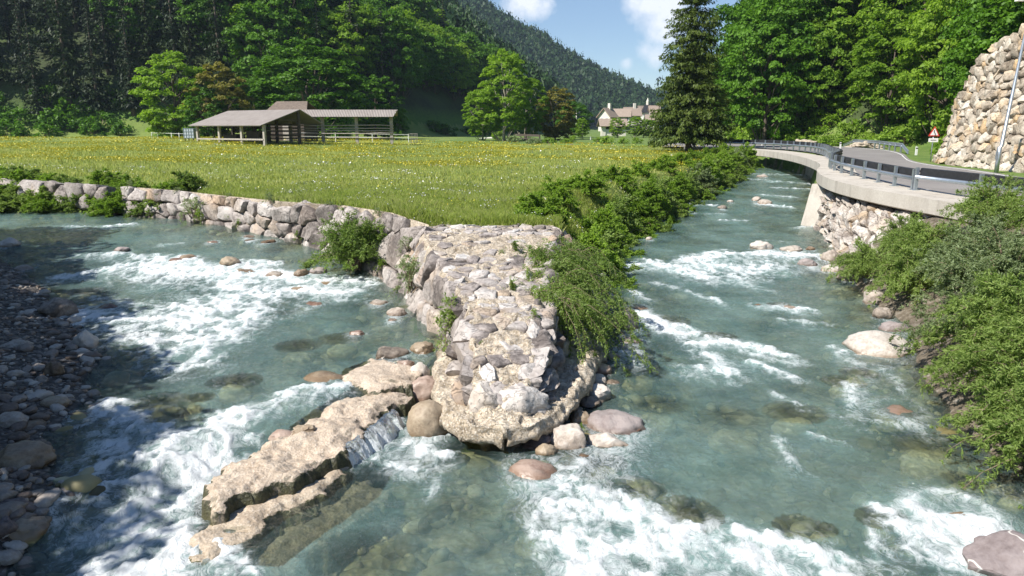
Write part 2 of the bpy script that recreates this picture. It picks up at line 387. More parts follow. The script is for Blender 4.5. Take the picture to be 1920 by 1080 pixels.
def terrain(x, y, full=False):
    sm = poly_sd(x, y, MEADOW); sr = poly_sd(x, y, ROAD_SIDE); sg = poly_sd(x, y, GRAVEL)
    L = level(x, y); H, _, _ = hills(x, y)
    edge = np.maximum(np.maximum(sm, sr), sg)
    dep = 0.12 + 0.62 * (1 - np.exp(-np.maximum(-edge, 0) / 1.3)) + 0.34 * fbm(x / 1.7, y / 1.7, 4, o=3) + .05 * fbm(x * 2, y * 2, 7, o=3)
    bed = L - np.maximum(dep, .05)
    rip = fbm(x / 6, y / 6, o=3) * .07
    zm = zmead(x, y) + H + rip - 0.04
    zr = zroad(x, y) - 0.07 + H
    spitz = sstep(21.6, 20.0, y) * sstep(-5, -3.5, x) * sstep(4.2, 2.6, x)
    zm = zm * (1 - spitz) + (L - .3) * spitz
    # right bank of the meadow is a sloping bank under shrubs, the left one a wall; far left a sloping bank
    slm = np.where(x > 1.5, 1.0, np.where(x < -13.5, .3, 6.0)); slm = np.where(y > 100, 9, slm)
    off = np.where((x < 1.5) & (x > -13.5) & (y < 100), .45, 0)
    tm = np.where(sm > 0, np.minimum(zm, L - off * .6 + .02 + slm * np.maximum(0, sm - off)), -99)
    slr = np.where(y < 31, .62, 8.0)
    tr = np.where(sr > 0, np.minimum(zr, L + .02 + slr * sr), -99)
    zg = 1.9 + fbm(x / 5, y / 5, o=3) * .2
    tg = np.where(sg > 0, np.minimum(zg, L + .0 + .17 * sg + .05 * fbm(x / .8, y / .8, o=3)), -99)
    T = np.maximum(np.maximum(tm, tr), tg); T = np.where(T < -50, bed, T)
    # ground behind the retaining wall
    rw = poly_sd(x, y, [(p[0] + 1.6 + .0 * p[1], p[1] + .6) for p in RW_BASE] + [(36, 52), (70, 50), (70, -10), (24.5, -10)])
    hw = np.interp(y, [0, 30, 38, 42, 44, 46, 48, 50], [12, 11.6, 10.8, 9.8, 9.0, 7.6, 5, 3])
    T = np.where(rw > 0, np.maximum(T, hw - 0.15 + .5 * rw - 7 * np.exp(-rw / .9)), T)
    if full: return T, sm, sr, sg, H, rw
    return T
def terr_pts(x, y): return terrain(np.atleast_1d(np.asarray(x, float)), np.atleast_1d(np.asarray(y, float)))
_gx, _gy = np.arange(-30, 30.01, .12), np.arange(-2, 45, .12)
_GX, _GY = np.meshgrid(_gx, _gy); _GT = terrain(_GX.ravel(), _GY.ravel()).reshape(_GX.shape)
_GE = [poly_sd(_GX.ravel(), _GY.ravel(), P_).reshape(_GX.shape) for P_ in (MEADOW, ROAD_SIDE, GRAVEL)]
def gridv(A, x, y):
    i = (y + 2) / .12; j = (x + 30) / .12
    if not (0 <= i < len(_gy) - 1 and 0 <= j < len(_gx) - 1): return None
    a, b = int(i), int(j); f, g = i - a, j - b
    return float((A[a, b] * (1 - g) + A[a, b + 1] * g) * (1 - f) + (A[a + 1, b] * (1 - g) + A[a + 1, b + 1] * g) * f)
def tz(x, y):
    q = gridv(_GT, x, y)
    return float(terr_pts(x, y)[0]) if q is None else q
def sde(k, x, y):
    q = gridv(_GE[k], x, y)
    return float(poly_sd(np.array([float(x)]), np.array([float(y)]), (MEADOW, ROAD_SIDE, GRAVEL)[k])[0]) if q is None else q

def ground():
    r = 2 * np.exp(np.linspace(0, math.log(1700 / 2), 760)); Y = r - 8
    u = np.linspace(-1, 1, 470); u = np.sign(u) * (0.55 * np.abs(u) + .45 * np.abs(u) ** 2)
    X = u[None, :] * (1.35 * r + 16)[:, None]; YY = np.repeat(Y[:, None], len(u), 1)
    x = X.ravel(); y = YY.ravel()
    T, sm, sr, sg, H, rw = terrain(x, y, True)
    V = np.stack([x, y, T], 1); nr, nc = X.shape
    i = np.arange(nr - 1)[:, None] * nc + np.arange(nc - 1)[None, :]; i = i.ravel()
    Q = np.stack([i, i + 1, i + nc + 1, i + nc], 1)
    c = lambda a: a[Q].mean(1)
    csm, csr, csg, cH, cy_, cx_ = c(sm), c(sr), c(sg), c(H), c(y), c(x)
    cls = np.zeros(len(Q), int)                                  # 0 bed
    cls[csm > -.15] = 1; cls[csr > -.1] = 2; cls[csg > -.3] = 3
    hillm = (cH > 2.6) & ((csm > 0) | (csr > 0)) | (c(rw) > .2)
    cls[hillm] = 4
    cls[(cls == 4) & (cy_ > 420)] = 5
    names = ['river_bed', 'meadow', 'road_verge', 'gravel_bank', 'hillside', 'far_hills']
    mats = [M['bed'], M['grass_ground'], M['verge'], M['gravel'], M['forest_floor'], M['far_floor']]
    for k in range(6):
        q = Q[cls == k]
        if not len(q): continue
        us, inv = np.unique(q, return_inverse=True)
        o = mk(names[k], V[us], inv.reshape(-1, 4), mats[k]); kind(o, 'structure')
# materials of the ground
m = Mat('river_bed'); n = m.noise(1.3, 6, .6)
v = m.n('ShaderNodeTexVoronoi'); v.inputs['Scale'].default_value = 5.0; m.put(v.inputs['Vector'], m.pos())
v2 = m.n('ShaderNodeTexVoronoi'); v2.inputs['Scale'].default_value = 1.7; m.put(v2.inputs['Vector'], m.pos())
c = m.ramp(n, [(.3, (.12, .105, .045)), (.5, (.24, .215, .10)), (.7, (.36, .34, .19))])
sp = m.n('ShaderNodeSeparateColor'); m.put(sp.inputs[0], v.outputs['Color'])
c = m.mix(.6, c, m.ramp(sp.outputs[0], [(0, (.09, .08, .04)), (.5, (.28, .245, .12)), (1, (.50, .46, .29))]))
c = m.mix(m.mapr(v2.outputs['Distance'], .2, .5, 0, .5), c, (.07, .065, .03))
m.princ(c, .7, m.bump(v.outputs['Distance'], .06)); M['bed'] = m.m
m = Mat('meadow_ground'); p = m.pos()
big = m.noise(.09, 4, .55); mid = m.noise(.8, 5, .65, m.scalev(p, (1, .45, 1))); fine = m.noise(9, 6, .75)
c = m.ramp(m.math('ADD', m.math('MULTIPLY', big, .5), m.math('MULTIPLY', mid, .5)), [(.34, (.075, .14, .02)), (.5, (.14, .21, .03)), (.66, (.22, .26, .05))])
c = m.mix(m.mapr(fine, .35, .65, .0, .6), c, (.24, .28, .075))
yel = m.math('MULTIPLY', m.mapr(m.noise(.11, 5, .68, m.scalev(p, (1, .6, 1))), .46, .62), m.mapr(m.noise(2.2, 5, .8), .42, .60))
sy = m.n('ShaderNodeSeparateXYZ'); m.put(sy.inputs[0], p)
yel = m.math('MULTIPLY', yel, m.mapr(sy.outputs[1], 32, 62)); yel = m.math('MULTIPLY', yel, m.mapr(sy.outputs[1], 112, 98))
c = m.mix(m.math('MULTIPLY', yel, .72), c, (.55, .44, .01))
m.princ(c, .9, m.bump(m.math('ADD', fine, m.math('MULTIPLY', mid, .6)), .12)); M['grass_ground'] = m.m
m = Mat('verge'); n = m.noise(.35, 5, .6); n2 = m.noise(5, 5, .7)
c = m.ramp(m.math('ADD', m.math('MULTIPLY', n, .5), m.math('MULTIPLY', n2, .5)), [(.36, (.06, .12, .018)), (.52, (.12, .19, .03)), (.62, (.2, .22, .07)), (.7, (.30, .26, .19))])
sx = m.n('ShaderNodeSeparateXYZ'); m.put(sx.inputs[0], m.pos()); lowb = m.math('MULTIPLY', m.mapr(sx.outputs[1], 36, 31), m.mapr(m.math('ADD', sx.outputs[2], m.math('MULTIPLY', n2, .8)), 3.1, 2.6))
c = m.mix(lowb, c, m.ramp(n2, [(.35, (.07, .055, .035)), (.55, (.16, .13, .095)), (.7, (.30, .27, .23))]))
m.princ(c, .9, m.bump(n2, .1)); M['verge'] = m.m
m = Mat('gravel'); v = m.n('ShaderNodeTexVoronoi'); v.inputs['Scale'].default_value = 11; m.put(v.inputs['Vector'], m.pos())
sp = m.n('ShaderNodeSeparateColor'); m.put(sp.inputs[0], v.outputs['Color'])
c = m.ramp(sp.outputs[0], [(0, (.04, .033, .026)), (.35, (.11, .09, .075)), (.7, (.20, .17, .145)), (1, (.34, .30, .26))])
c = m.mix(m.mapr(v.outputs['Distance'], .3, .6, 0, .75), c, (.04, .035, .03))
m.princ(c, .8, m.bump(m.math('SUBTRACT', 1.0, v.outputs['Distance']), .06)); M['gravel'] = m.m
m = Mat('forest_floor'); n = m.noise(.12, 5, .6); n2 = m.noise(1.8, 5, .65)
c = m.ramp(m.math('ADD', m.math('MULTIPLY', n, .6), m.math('MULTIPLY', n2, .4)), [(.35, (.028, .032, .014)), (.5, (.045, .065, .018)), (.65, (.06, .10, .02))])
at = m.n('ShaderNodeSeparateXYZ'); m.put(at.inputs[0], m.pos())
lowgrass = m.math('MULTIPLY', m.mapr(at.outputs[2], 10.0, 7.0), m.mapr(at.outputs[1], 86, 92)); lowgrass = m.math('MULTIPLY', lowgrass, m.mapr(at.outputs[0], 8, 2))
c = m.mix(lowgrass, c, m.ramp(n2, [(.35, (.05, .12, .013)), (.65, (.12, .21, .025))]))
m.princ(c, .95, m.bump(n2, .3)); M['forest_floor'] = m.m
m = Mat('far_floor'); n = m.noise(.05, 5, .6)
m.princ(m.ramp(n, [(.35, (.02, .035, .012)), (.65, (.045, .07, .022))]), .95); M['far_floor'] = m.m
ground()

# ------------------------------------------------------------------ water
FOAM = [  # strokes on the water line of the photograph: points, half width in metres, strength
 # left stream, upper rapids
 ([(120, 520), (240, 500), (330, 515)], .55, .75), ([(330, 500), (420, 520), (470, 555), (420, 580), (330, 575)], 1.0, .85), ([(150, 480), (230, 478), (300, 490)], .35, .6),
 ([(300, 480), (370, 500)], .5, .6), ([(100, 585), (200, 600), (330, 600), (440, 610), (480, 590)], .6, .85), ([(440, 610), (400, 640), (330, 660), (250, 630)], .55, .6),
 ([(470, 500), (560, 530), (640, 525), (680, 530)], .6, .95), ([(490, 560), (560, 545), (650, 550)], .45, .9), ([(460, 490), (520, 495)], .3, .7),
 ([(200, 425), (250, 420)], .35, .7), ([(120, 425), (180, 425)], .2, .45), ([(300, 460), (340, 457)], .2, .5),
 ([(340, 630), (400, 680), (330, 690)], .4, .6), ([(380, 560), (360, 620)], .5, .6), ([(180, 560), (260, 570)], .35, .5),
 # left stream, the chute and the pool below it
 ([(190, 765), (240, 790), (300, 825), (360, 840)], .38, 1.0), ([(640, 722), (560, 735), (480, 765), (430, 790)], .30, 1.0), ([(430, 790), (390, 830), (330, 860)], .55, 1.0),
 ([(330, 850), (320, 900), (290, 960), (270, 1020), (230, 1080)], .62, 1.0), ([(230, 840), (330, 830), (440, 825)], .4, .9), ([(400, 850), (360, 950), (330, 1030)], .3, .8), ([(400, 1035), (350, 1060), (250, 1075)], .35, .95),
 ([(200, 880), (210, 930), (170, 1000)], .2, .45), ([(120, 930), (100, 980)], .15, .35), ([(450, 1050), (480, 1075)], .14, .6),
 # small fall below the slab
 ([(740, 790), (700, 830), (660, 860)], .20, 1.0), ([(760, 830), (800, 850), (840, 855)], .20, .9), ([(700, 860), (760, 880), (800, 880)], .16, .75), ([(820, 890), (810, 930)], .10, .5),
 # bottom middle rapid
 ([(1060, 905), (1110, 925), (1180, 935), (1215, 960)], .20, 1.0), ([(1030, 950), (1080, 960), (1180, 975)], .30, .8), ([(1215, 970), (1270, 1000), (1340, 990), (1420, 1005), (1500, 1025), (1570, 1050)], .22, 1.0),
 ([(1060, 1010), (1120, 1040), (1200, 1020), (1280, 1010)], .3, .9), ([(1100, 1060), (1200, 1075), (1090, 1080)], .35, .95), ([(1400, 1040), (1460, 1070), (1550, 1075)], .28, .95), ([(1090, 870), (1060, 900)], .12, .8), ([(1010, 960), (1000, 1010)], .12, .45),
 ([(1340, 1040), (1300, 1070)], .2, .5),
 # right corner rapid
 ([(1660, 960), (1700, 955), (1740, 975)], .22, .9), ([(1680, 990), (1760, 1010), (1830, 985)], .25, .7), ([(1760, 975), (1850, 985)], .15, .8), ([(1700, 1040), (1800, 1060)], .3, .5), ([(1640, 1000), (1640, 1050)], .14, .5),
 # right stream
 ([(1160, 500), (1220, 492), (1280, 505), (1320, 520)], .6, .85), ([(1290, 490), (1350, 475), (1420, 478), (1510, 480)], .75, 1.0), ([(1340, 500), (1400, 510), (1450, 500)], .7, .75), ([(1380, 520), (1430, 545)], .5, .4),
 ([(1205, 590), (1250, 610), (1300, 625)], .35, .95), ([(1220, 610), (1270, 625)], .3, .8), ([(1300, 645), (1360, 640), (1400, 650), (1470, 670)], .35, .95), ([(1330, 670), (1370, 700), (1290, 690)], .35, .7), ([(1410, 680), (1490, 710)], .2, .7),
 ([(1180, 545), (1210, 560)], .25, .55), ([(1230, 530), (1330, 560)], .3, .4), ([(1450, 575), (1520, 582)], .25, .75), ([(1470, 600), (1560, 610)], .3, .4), ([(1340, 560), (1360, 575)], .2, .5),
 ([(1490, 428), (1530, 425)], .3, .6), ([(1560, 650), (1600, 680)], .25, .55), ([(1590, 720), (1600, 760)], .2, .55), ([(1455, 740), (1500, 760)], .15, .5), ([(1455, 820), (1470, 850), (1500, 880)], .13, .65), ([(1520, 815), (1580, 830)], .1, .5),
 ([(1180, 640), (1210, 640)], .15, .4), ([(1660, 690), (1700, 740)], .2, .3), ([(1580, 780), (1700, 800)], .3, .3),
 ([(1290, 382), (1340, 385)], .3, .7), ([(1420, 383), (1480, 388)], .3, .8), ([(1350, 413), (1400, 413)], .2, .7), ([(1430, 365), (1490, 370)], .4, .6), ([(1400, 335), (1520, 345)], .5, .5), ([(1450, 352), (1530, 355)], .4, .65),
 ([(1390, 325), (1500, 328)], .5, .5), ([(1300, 400), (1360, 402)], .2, .4), ([(1440, 450), (1480, 455)], .3, .3),
]
def foamfield(x, y):
    f = np.zeros_like(x)
    for pts, wd, st in FOAM:
        P = PL(pts); c = np.array(P); m_ = (x > c[:, 0].min() - 4) & (x < c[:, 0].max() + 4) & (y > c[:, 1].min() - 5) & (y < c[:, 1].max() + 4)
        if not m_.any(): continue
        xs, ys = x[m_], y[m_]
        wx = xs + .35 * wd * fbm(xs / wd, ys / wd, 2.2, o=2); wy = ys + .6 * wd * fbm(xs / wd, ys / wd, 8.2, o=2)
        d = line_d(wx, wy, P)
        # the trail of broken foam runs on downstream
        d2 = line_d(wx, wy + 1.1 * wd, P)
        g = np.maximum(st * np.exp(-(d / (.78 * wd)) ** 2), .40 * st * np.exp(-(d2 / (1.4 * wd)) ** 2))
        f[m_] = 1 - (1 - f[m_]) * (1 - np.clip(g, 0, 1))
    br = np.clip(1 - np.abs(fbm(x / .50, y / .80, 12, o=4, gain=.62)) * 2.2, 0, 1)
    return np.clip(f * (.42 + .72 * br), 0, 1)
def waves(x, y, f):
    far = sstep(60, 12, y)
    wx = x + .25 * fbm(x / 1.5, y / 1.5, 3, o=2); wy = y + .25 * fbm(x / 1.5, y / 1.5, 6, o=2)
    a = fbm(wx / .9, wy / .55, 1, o=4, gain=.55)
    b = 1 - np.abs(fbm(wx / .42, wy / .30, 5, o=3, gain=.6)) * 1.7
    amp = .020 + .035 * sstep(20, 50, y)
    z = amp * a + .010 * b * far + f * (.045 * a + .030 * np.maximum(b, -.4) + .04 + .022 * pnoise(x / .17, y / .14, 3) * far)
    return z
SUNK = []; SHELF = []
EMERGE = []     # filled below: (x, y, r) of rocks the water parts round
def water():
    r = 2.4 * np.exp(np.arange(0, math.log(106 / 2.4), .0032)); Y = r - 3.2
    nc = 1000; u = np.linspace(-1, 1, nc); X = u[None, :] * (0.84 * r + 2.2)[:, None]
    x = X.ravel(); y = np.repeat(Y, nc)
    sm = poly_sd(x, y, MEADOW); sr = poly_sd(x, y, ROAD_SIDE); sg = poly_sd(x, y, GRAVEL)
    e = np.maximum(np.maximum(sm, sr), sg)
    keep = e < .9
    f = np.zeros(len(x)); z = np.zeros(len(x)); dep = np.zeros(len(x))
    k = np.where(keep)[0]; xs, ys = x[k], y[k]
    fk = foamfield(xs, ys)
    lap = np.zeros(len(xs))
    for bx, by, br, ff in EMERGE:
        d = np.hypot(xs - bx, ys - by); g = np.exp(-np.abs(d - br) / (.10 + .12 * br)) * ff
        tr = np.exp(-((xs - bx) / (.7 * br + .05)) ** 2 - ((ys - by + 1.6 * br) / (1.5 * br + .1)) ** 2) * ff * .9
        fk = 1 - (1 - fk) * (1 - np.clip(.55 * g + .6 * tr, 0, .9)); lap += .05 * g
    L = level(xs, ys); zz = L + waves(xs, ys, fk) + lap
    bedz = terrain(xs, ys)
    for bx, by, br, sb in SUNK:
        d = np.hypot(xs - bx, (ys - by) * 1.15) / br; k2 = d < 1.5; bedz[k2] = np.maximum(bedz[k2], (L[k2] - sb) - .55 * br * np.clip(d[k2] - .35, 0, 2) ** 1.5)
    for po_, zs_ in SHELF:
        k3 = poly_sd(xs, ys, po_) > -.1; bedz[k3] = np.maximum(bedz[k3], zs_)
    f[k] = fk; z[k] = zz; dep[k] = np.clip(L - bedz, 0, 2)
    i = (np.arange(len(Y) - 1)[:, None] * nc + np.arange(nc - 1)[None, :]).ravel()
    Q = np.stack([i, i + 1, i + nc + 1, i + nc], 1)
    Q = Q[keep[Q].all(1)]
    us, inv = np.unique(Q, return_inverse=True)
    V = np.stack([x, y, z], 1)[us]
    o = mk('river_water', V, inv.reshape(-1, 4), M['water'], attrs={'foam': f[us], 'depth': dep[us]}); kind(o, 'structure')
m = Mat('water'); p = m.pos()
fo = m.attr('foam'); dp = m.attr('depth')
ds = m.n('ShaderNodeVectorMath', operation='ADD'); nv = m.n('ShaderNodeTexNoise'); nv.inputs['Scale'].default_value = 1.6; nv.inputs['Detail'].default_value = 3; m.put(nv.inputs['Vector'], p)
sv = m.n('ShaderNodeVectorMath', operation='SCALE'); m.put(sv.inputs[0], nv.outputs['Color']); sv.inputs['Scale'].default_value = 1.1
m.put(ds.inputs[0], p); m.put(ds.inputs[1], sv.outputs[0]); q = m.scalev(ds.outputs[0], (1.0, .42, 1.0))
n1 = m.noise(2.6, 9, .68, q, .8); n2 = m.noise(9, 8, .72, q, .6); n3 = m.noise(34, 6, .7, q)
r1 = m.math('SUBTRACT', 1.0, m.math('MULTIPLY', m.math('ABSOLUTE', m.math('SUBTRACT', n1, .5)), 7.0), clamp=True)
r2 = m.math('SUBTRACT', 1.0, m.math('MULTIPLY', m.math('ABSOLUTE', m.math('SUBTRACT', n2, .5)), 6.0), clamp=True)
lace = m.math('ADD', m.math('MULTIPLY', r1, .5), m.math('MULTIPLY', r2, .5))
tex = m.math('ADD', m.math('MULTIPLY', lace, .42), m.math('ADD', m.math('MULTIPLY', n2, .45), m.math('MULTIPLY', n3, .28)))
fa = m.math('ADD', m.math('MULTIPLY', fo, 1.3), m.math('MULTIPLY', m.math('SUBTRACT', tex, .60), 1.9))
fmask = m.mapr(fa, .22, 1.2, 0, 1, True)
flk = m.math('MULTIPLY', m.mapr(m.noise(22, 4, .75, q), .735, .77), m.mapr(m.noise(.7, 3, .6), .42, .6))     # small scattered white specks
fmask = m.math('MAXIMUM', fmask, m.math('MULTIPLY', flk, .8))
milk = m.ramp(m.noise(.5, 4, .6), [(.35, (.145, .255, .238)), (.65, (.235, .355, .335))])
milk = m.mix(m.mapr(fo, .12, .75), milk, (.36, .50, .48))
opac = m.mapr(dp, .05, 1.1, .03, .76); opac = m.math('ADD', opac, m.math('MULTIPLY', fo, .55), clamp=True)
bh = m.math('ADD', m.math('MULTIPLY', n2, .5), m.math('MULTIPLY', m.noise(6, 8, .7, m.scalev(ds.outputs[0], (1, .5, 1))), 1.0)); bh = m.math('ADD', bh, m.math('MULTIPLY', n3, .22))
bn = m.bump(bh, .05)
body = m.n('ShaderNodeBsdfDiffuse'); m.put(body.inputs[0], milk); m.put(body.inputs['Normal'], bn)
tr = m.n('ShaderNodeBsdfTransparent'); m.put(tr.inputs[0], (.88, .95, .88))
mb = m.n('ShaderNodeMixShader'); m.put(mb.inputs[0], opac); m.l(tr.outputs[0], mb.inputs[1]); m.l(body.outputs[0], mb.inputs[2])
gl = m.n('ShaderNodeBsdfGlossy'); gl.inputs['Roughness'].default_value = .09; m.put(gl.inputs['Normal'], bn)
fr = m.n('ShaderNodeFresnel'); fr.inputs['IOR'].default_value = 1.33; m.put(fr.inputs['Normal'], bn)
mg = m.n('ShaderNodeMixShader'); m.put(mg.inputs[0], fr.outputs[0]); m.l(mb.outputs[0], mg.inputs[1]); m.l(gl.outputs[0], mg.inputs[2])
fb = m.n('ShaderNodeBsdfPrincipled'); m.put(fb.inputs['Base Color'], (.80, .83, .84)); fb.inputs['Roughness'].default_value = .45; m.put(fb.inputs['Normal'], m.bump(m.math('ADD', tex, n3), .03))
mf = m.n('ShaderNodeMixShader'); m.put(mf.inputs[0], m.math('MULTIPLY', fmask, .97)); m.l(mg.outputs[0], mf.inputs[1]); m.l(fb.outputs[0], mf.inputs[2])
m.l(mf.outputs[0], m.out.inputs[0]); M['water'] = m.m

# ------------------------------------------------------------------ masonry: irregular stones fitted together over a surface
def clip(poly, a, b, c):
    out = []
    for i in range(len(poly)):
        p, q = poly[i], poly[(i + 1) % len(poly)]
        dp_ = a * p[0] + b * p[1] - c; dq = a * q[0] + b * q[1] - c
        if dp_ <= 0: out.append(p)
        if (dp_ < 0 < dq) or (dq < 0 < dp_):
            t = dp_ / (dp_ - dq); out.append((p[0] + t * (q[0] - p[0]), p[1] + t * (q[1] - p[1])))
    return out
def cells(w_, h_, cw, ch, rng, jit=.42):
    nx, ny = max(1, int(round(w_ / cw))), max(1, int(round(h_ / ch)))
    S = {}
    for j in range(-1, ny + 1):
        for i in range(-1, nx + 2):
            S[i, j] = ((i + .5 + (.5 if j % 2 else 0) + rng.uniform(-jit, jit)) * w_ / nx, (j + .5 + rng.uniform(-jit, jit)) * h_ / ny)
    res = []
    for (i, j), s in S.items():
        if j < 0 or j >= ny: continue
        po = [(max(0, s[0] - 2 * cw), max(0, s[1] - 2 * ch)), (min(w_, s[0] + 2 * cw), max(0, s[1] - 2 * ch)), (min(w_, s[0] + 2 * cw), min(h_, s[1] + 2 * ch)), (max(0, s[0] - 2 * cw), min(h_, s[1] + 2 * ch))]
        if po[0][0] >= po[1][0] or po[0][1] >= po[2][1]: continue
        for di in range(-2, 3):
            for dj in range(-2, 3):
                o = S.get((i + di, j + dj))
                if (di, dj) == (0, 0) or o is None: continue
                a, b = o[0] - s[0], o[1] - s[1]; c_ = a * (o[0] + s[0]) / 2 + b * (o[1] + s[1]) / 2
                po = clip(po, a, b, c_)
                if len(po) < 3: break
            if len(po) < 3: break
        if len(po) >= 3: res.append(po)
    return res
def stones(polys, surf, rng, gap=.03, bulge=.25, tilt=.35, deep=.25, noise=.07, keep=None, n=22, rings=((1, -1), (1, -.1), (.965, .5), (.86, .85), (.55, 1.0))):
    V = []; Fc = []
    for po in polys:
        c = np.mean(po, axis=0)
        if keep and not keep(c): continue
        P = np.array(po + [po[0]]); d = np.r_[0, np.cumsum(np.linalg.norm(np.diff(P, axis=0), axis=1))]; size = math.sqrt(max(1e-4, abs(sum(P[i][0] * P[i + 1][1] - P[i + 1][0] * P[i][1] for i in range(len(P) - 1))) / 2))
        if size < .06: continue
        t = np.linspace(0, d[-1], n, endpoint=False); ring = np.stack([np.interp(t, d, P[:, k]) for k in (0, 1)], 1)
        g = 1 - gap / size; tl = rng.uniform(-tilt, tilt, 2); hb = bulge * size * rng.uniform(.6, 1.35); base = len(V)
        ph = rng.uniform(0, 99)
        for s, h in rings:
            for q_ in ring:
                qq = c + (q_ - c) * s * g
                hh = h * hb if h > -.9 else -deep
                if h > 0: hh += float(np.dot(tl, qq - c)) * min(1, h * 1.3)
                X, N = surf(qq[0], qq[1]); V.append(X + N * hh)
        X, N = surf(c[0], c[1]); V.append(X + N * hb); k = len(rings)
        for a in range(k - 1):
            for i in range(n): Fc.append((base + a * n + i, base + a * n + (i + 1) % n, base + (a + 1) * n + (i + 1) % n, base + (a + 1) * n + i))
        for i in range(n): Fc.append((base + (k - 1) * n + i, base + (k - 1) * n + (i + 1) % n, base + k * n))
    V = np.array(V)
    x, y, z = V.T
    for ax in range(3):
        V[:, ax] += noise * fbm(x * 2.3 + 7 * ax, y * 2.3 + 3 * ax, z * 2.3, o=4, gain=.55)
    return V, Fc
def wall_surface(base, top):
    """ruled surface between two 3-D polylines of equal length; s metres along, t metres up"""
    B = np.array(base, float); T = np.array(top, float); d = np.r_[0, np.cumsum(np.linalg.norm(np.diff(B[:, :2], axis=0), axis=1))]
    H = float(np.linalg.norm(T - B, axis=1).max())
    def f(s, t):
        b = np.array([np.interp(s, d, B[:, k]) for k in range(3)]); q = np.array([np.interp(s, d, T[:, k]) for k in range(3)])
        return b + (q - b) * t / H
    def surf(s, t):
        X = f(s, t); e = .05; a = f(min(s + e, d[-1]), t) - f(max(s - e, 0), t); b = f(s, t + e) - X
        N = np.cross(a, b); N /= np.linalg.norm(N) + 1e-9
        if np.dot(N[:2], surf.flip) < 0: N = -N
        return X, N
    surf.flip = np.array([0, -1.0])
    return surf, d[-1], H
import bmesh
def rock_mesh(seed, sx, sy, sz, round_=.5, sub=4, rough=.10):
    rg = np.random.default_rng(seed)
    bm = bmesh.new(); bmesh.ops.create_icosphere(bm, subdivisions=sub, radius=1.0)
    V = np.array([v.co[:] for v in bm.verts]); Fc = np.array([[v.index for v in f.verts] for f in bm.faces]); bm.free()
    ncut = int(16 * (1 - round_)) + 3
    for _ in range(ncut):
        nrm = rg.normal(size=3); nrm /= np.linalg.norm(nrm); d = rg.uniform(.52 + .35 * round_, .93)
        k = V @ nrm - d; V = V - np.where(k > 0, k * (1.0 - .4 * round_), 0)[:, None] * nrm
    o_ = rg.uniform(0, 50)
    rough = rough * 1.35
    r = 1 + rough * 1.1 * fbm(V[:, 0] * 1.3 + o_, V[:, 1] * 1.3, V[:, 2] * 1.3, o=2) + rough * .7 * fbm(V[:, 0] * 4 + o_, V[:, 1] * 4, V[:, 2] * 4, o=3)
    V = V * r[:, None]; V = V - (V.max(0) + V.min(0)) / 2; V = V / (np.abs(V).max(0) * .97) * np.array([sx, sy, sz])
    return V, Fc
# ------------------------------------------------------------------ wall of quarry blocks along the left stream
rng = np.random.default_rng(5)
def ztop(p, a=0.03): return (p[0], p[1], float(zmead(p[0], p[1])) + a)
wt = [PM(u, v) for u, v in [(228, 350), (330, 358), (420, 368), (520, 378), (640, 386), (730, 400), (800, 423)]]
wb = [PW(u, v) for u, v in [(228, 404), (330, 411), (420, 424), (520, 444), (615, 472), (700, 512), (738, 545)]]
wb = [(p[0], p[1], p[2] - .35) for p in wb]; wt = [(p[0], p[1], p[2] + .02) for p in wt]
wb = [tuple(p) for p in np.array(wb)]; sf, Ls, Hs = wall_surface(wb, wt); sf.flip = np.array([-.3, -1.0])
V, Fc = stones(cells(Ls, Hs, .80, .85, rng), sf, rng, gap=.035, bulge=.18, tilt=.25, deep=.4, noise=.06)
lw = empty('stone_wall', wb[3], label='long dry stone wall of grey limestone blocks holding the meadow above the left stream', cat='wall')
o = mk('block_courses', V - np.array(wb[3]), Fc, M['wall_rock'], lw, True, 50)
bk = MB(); n = len(wb)
for i in range(n - 1):      # earth and mortar behind the blocks
    a, b, c, d = [np.array(q) + np.array([.05, .16, -.02]) - np.array(wb[3]) for q in (wb[i], wb[i + 1], wt[i + 1], wt[i])]
    bk.add([a, b, c, d], [(0, 1, 2, 3)])
bk.build('mortar_backing', M['conglomerate'], lw)
# far left fragment peeping out of the bank plants
a, b = PM(-40, 332), PM(205, 349)
wb2 = [(a[0], a[1] - .3, a[2] - 1.1), (b[0], b[1] - .3, b[2] - 1.1)]; wt2 = [(a[0], a[1], a[2] + .05), (b[0], b[1], b[2] + .05)]
sf, Ls, Hs = wall_surface(wb2, wt2); sf.flip = np.array([0, -1.0])
V, Fc = stones(cells(Ls, Hs, 1.1, .6, rng), sf, rng, gap=.04, bulge=.3, tilt=.2, deep=.4, noise=.06)
o = mk('stone_wall', V, Fc, M['wall_rock'], None, True, 50); tag(o, 'short run of pale stone wall half buried in bank weeds at the far left of the meadow edge', 'wall')

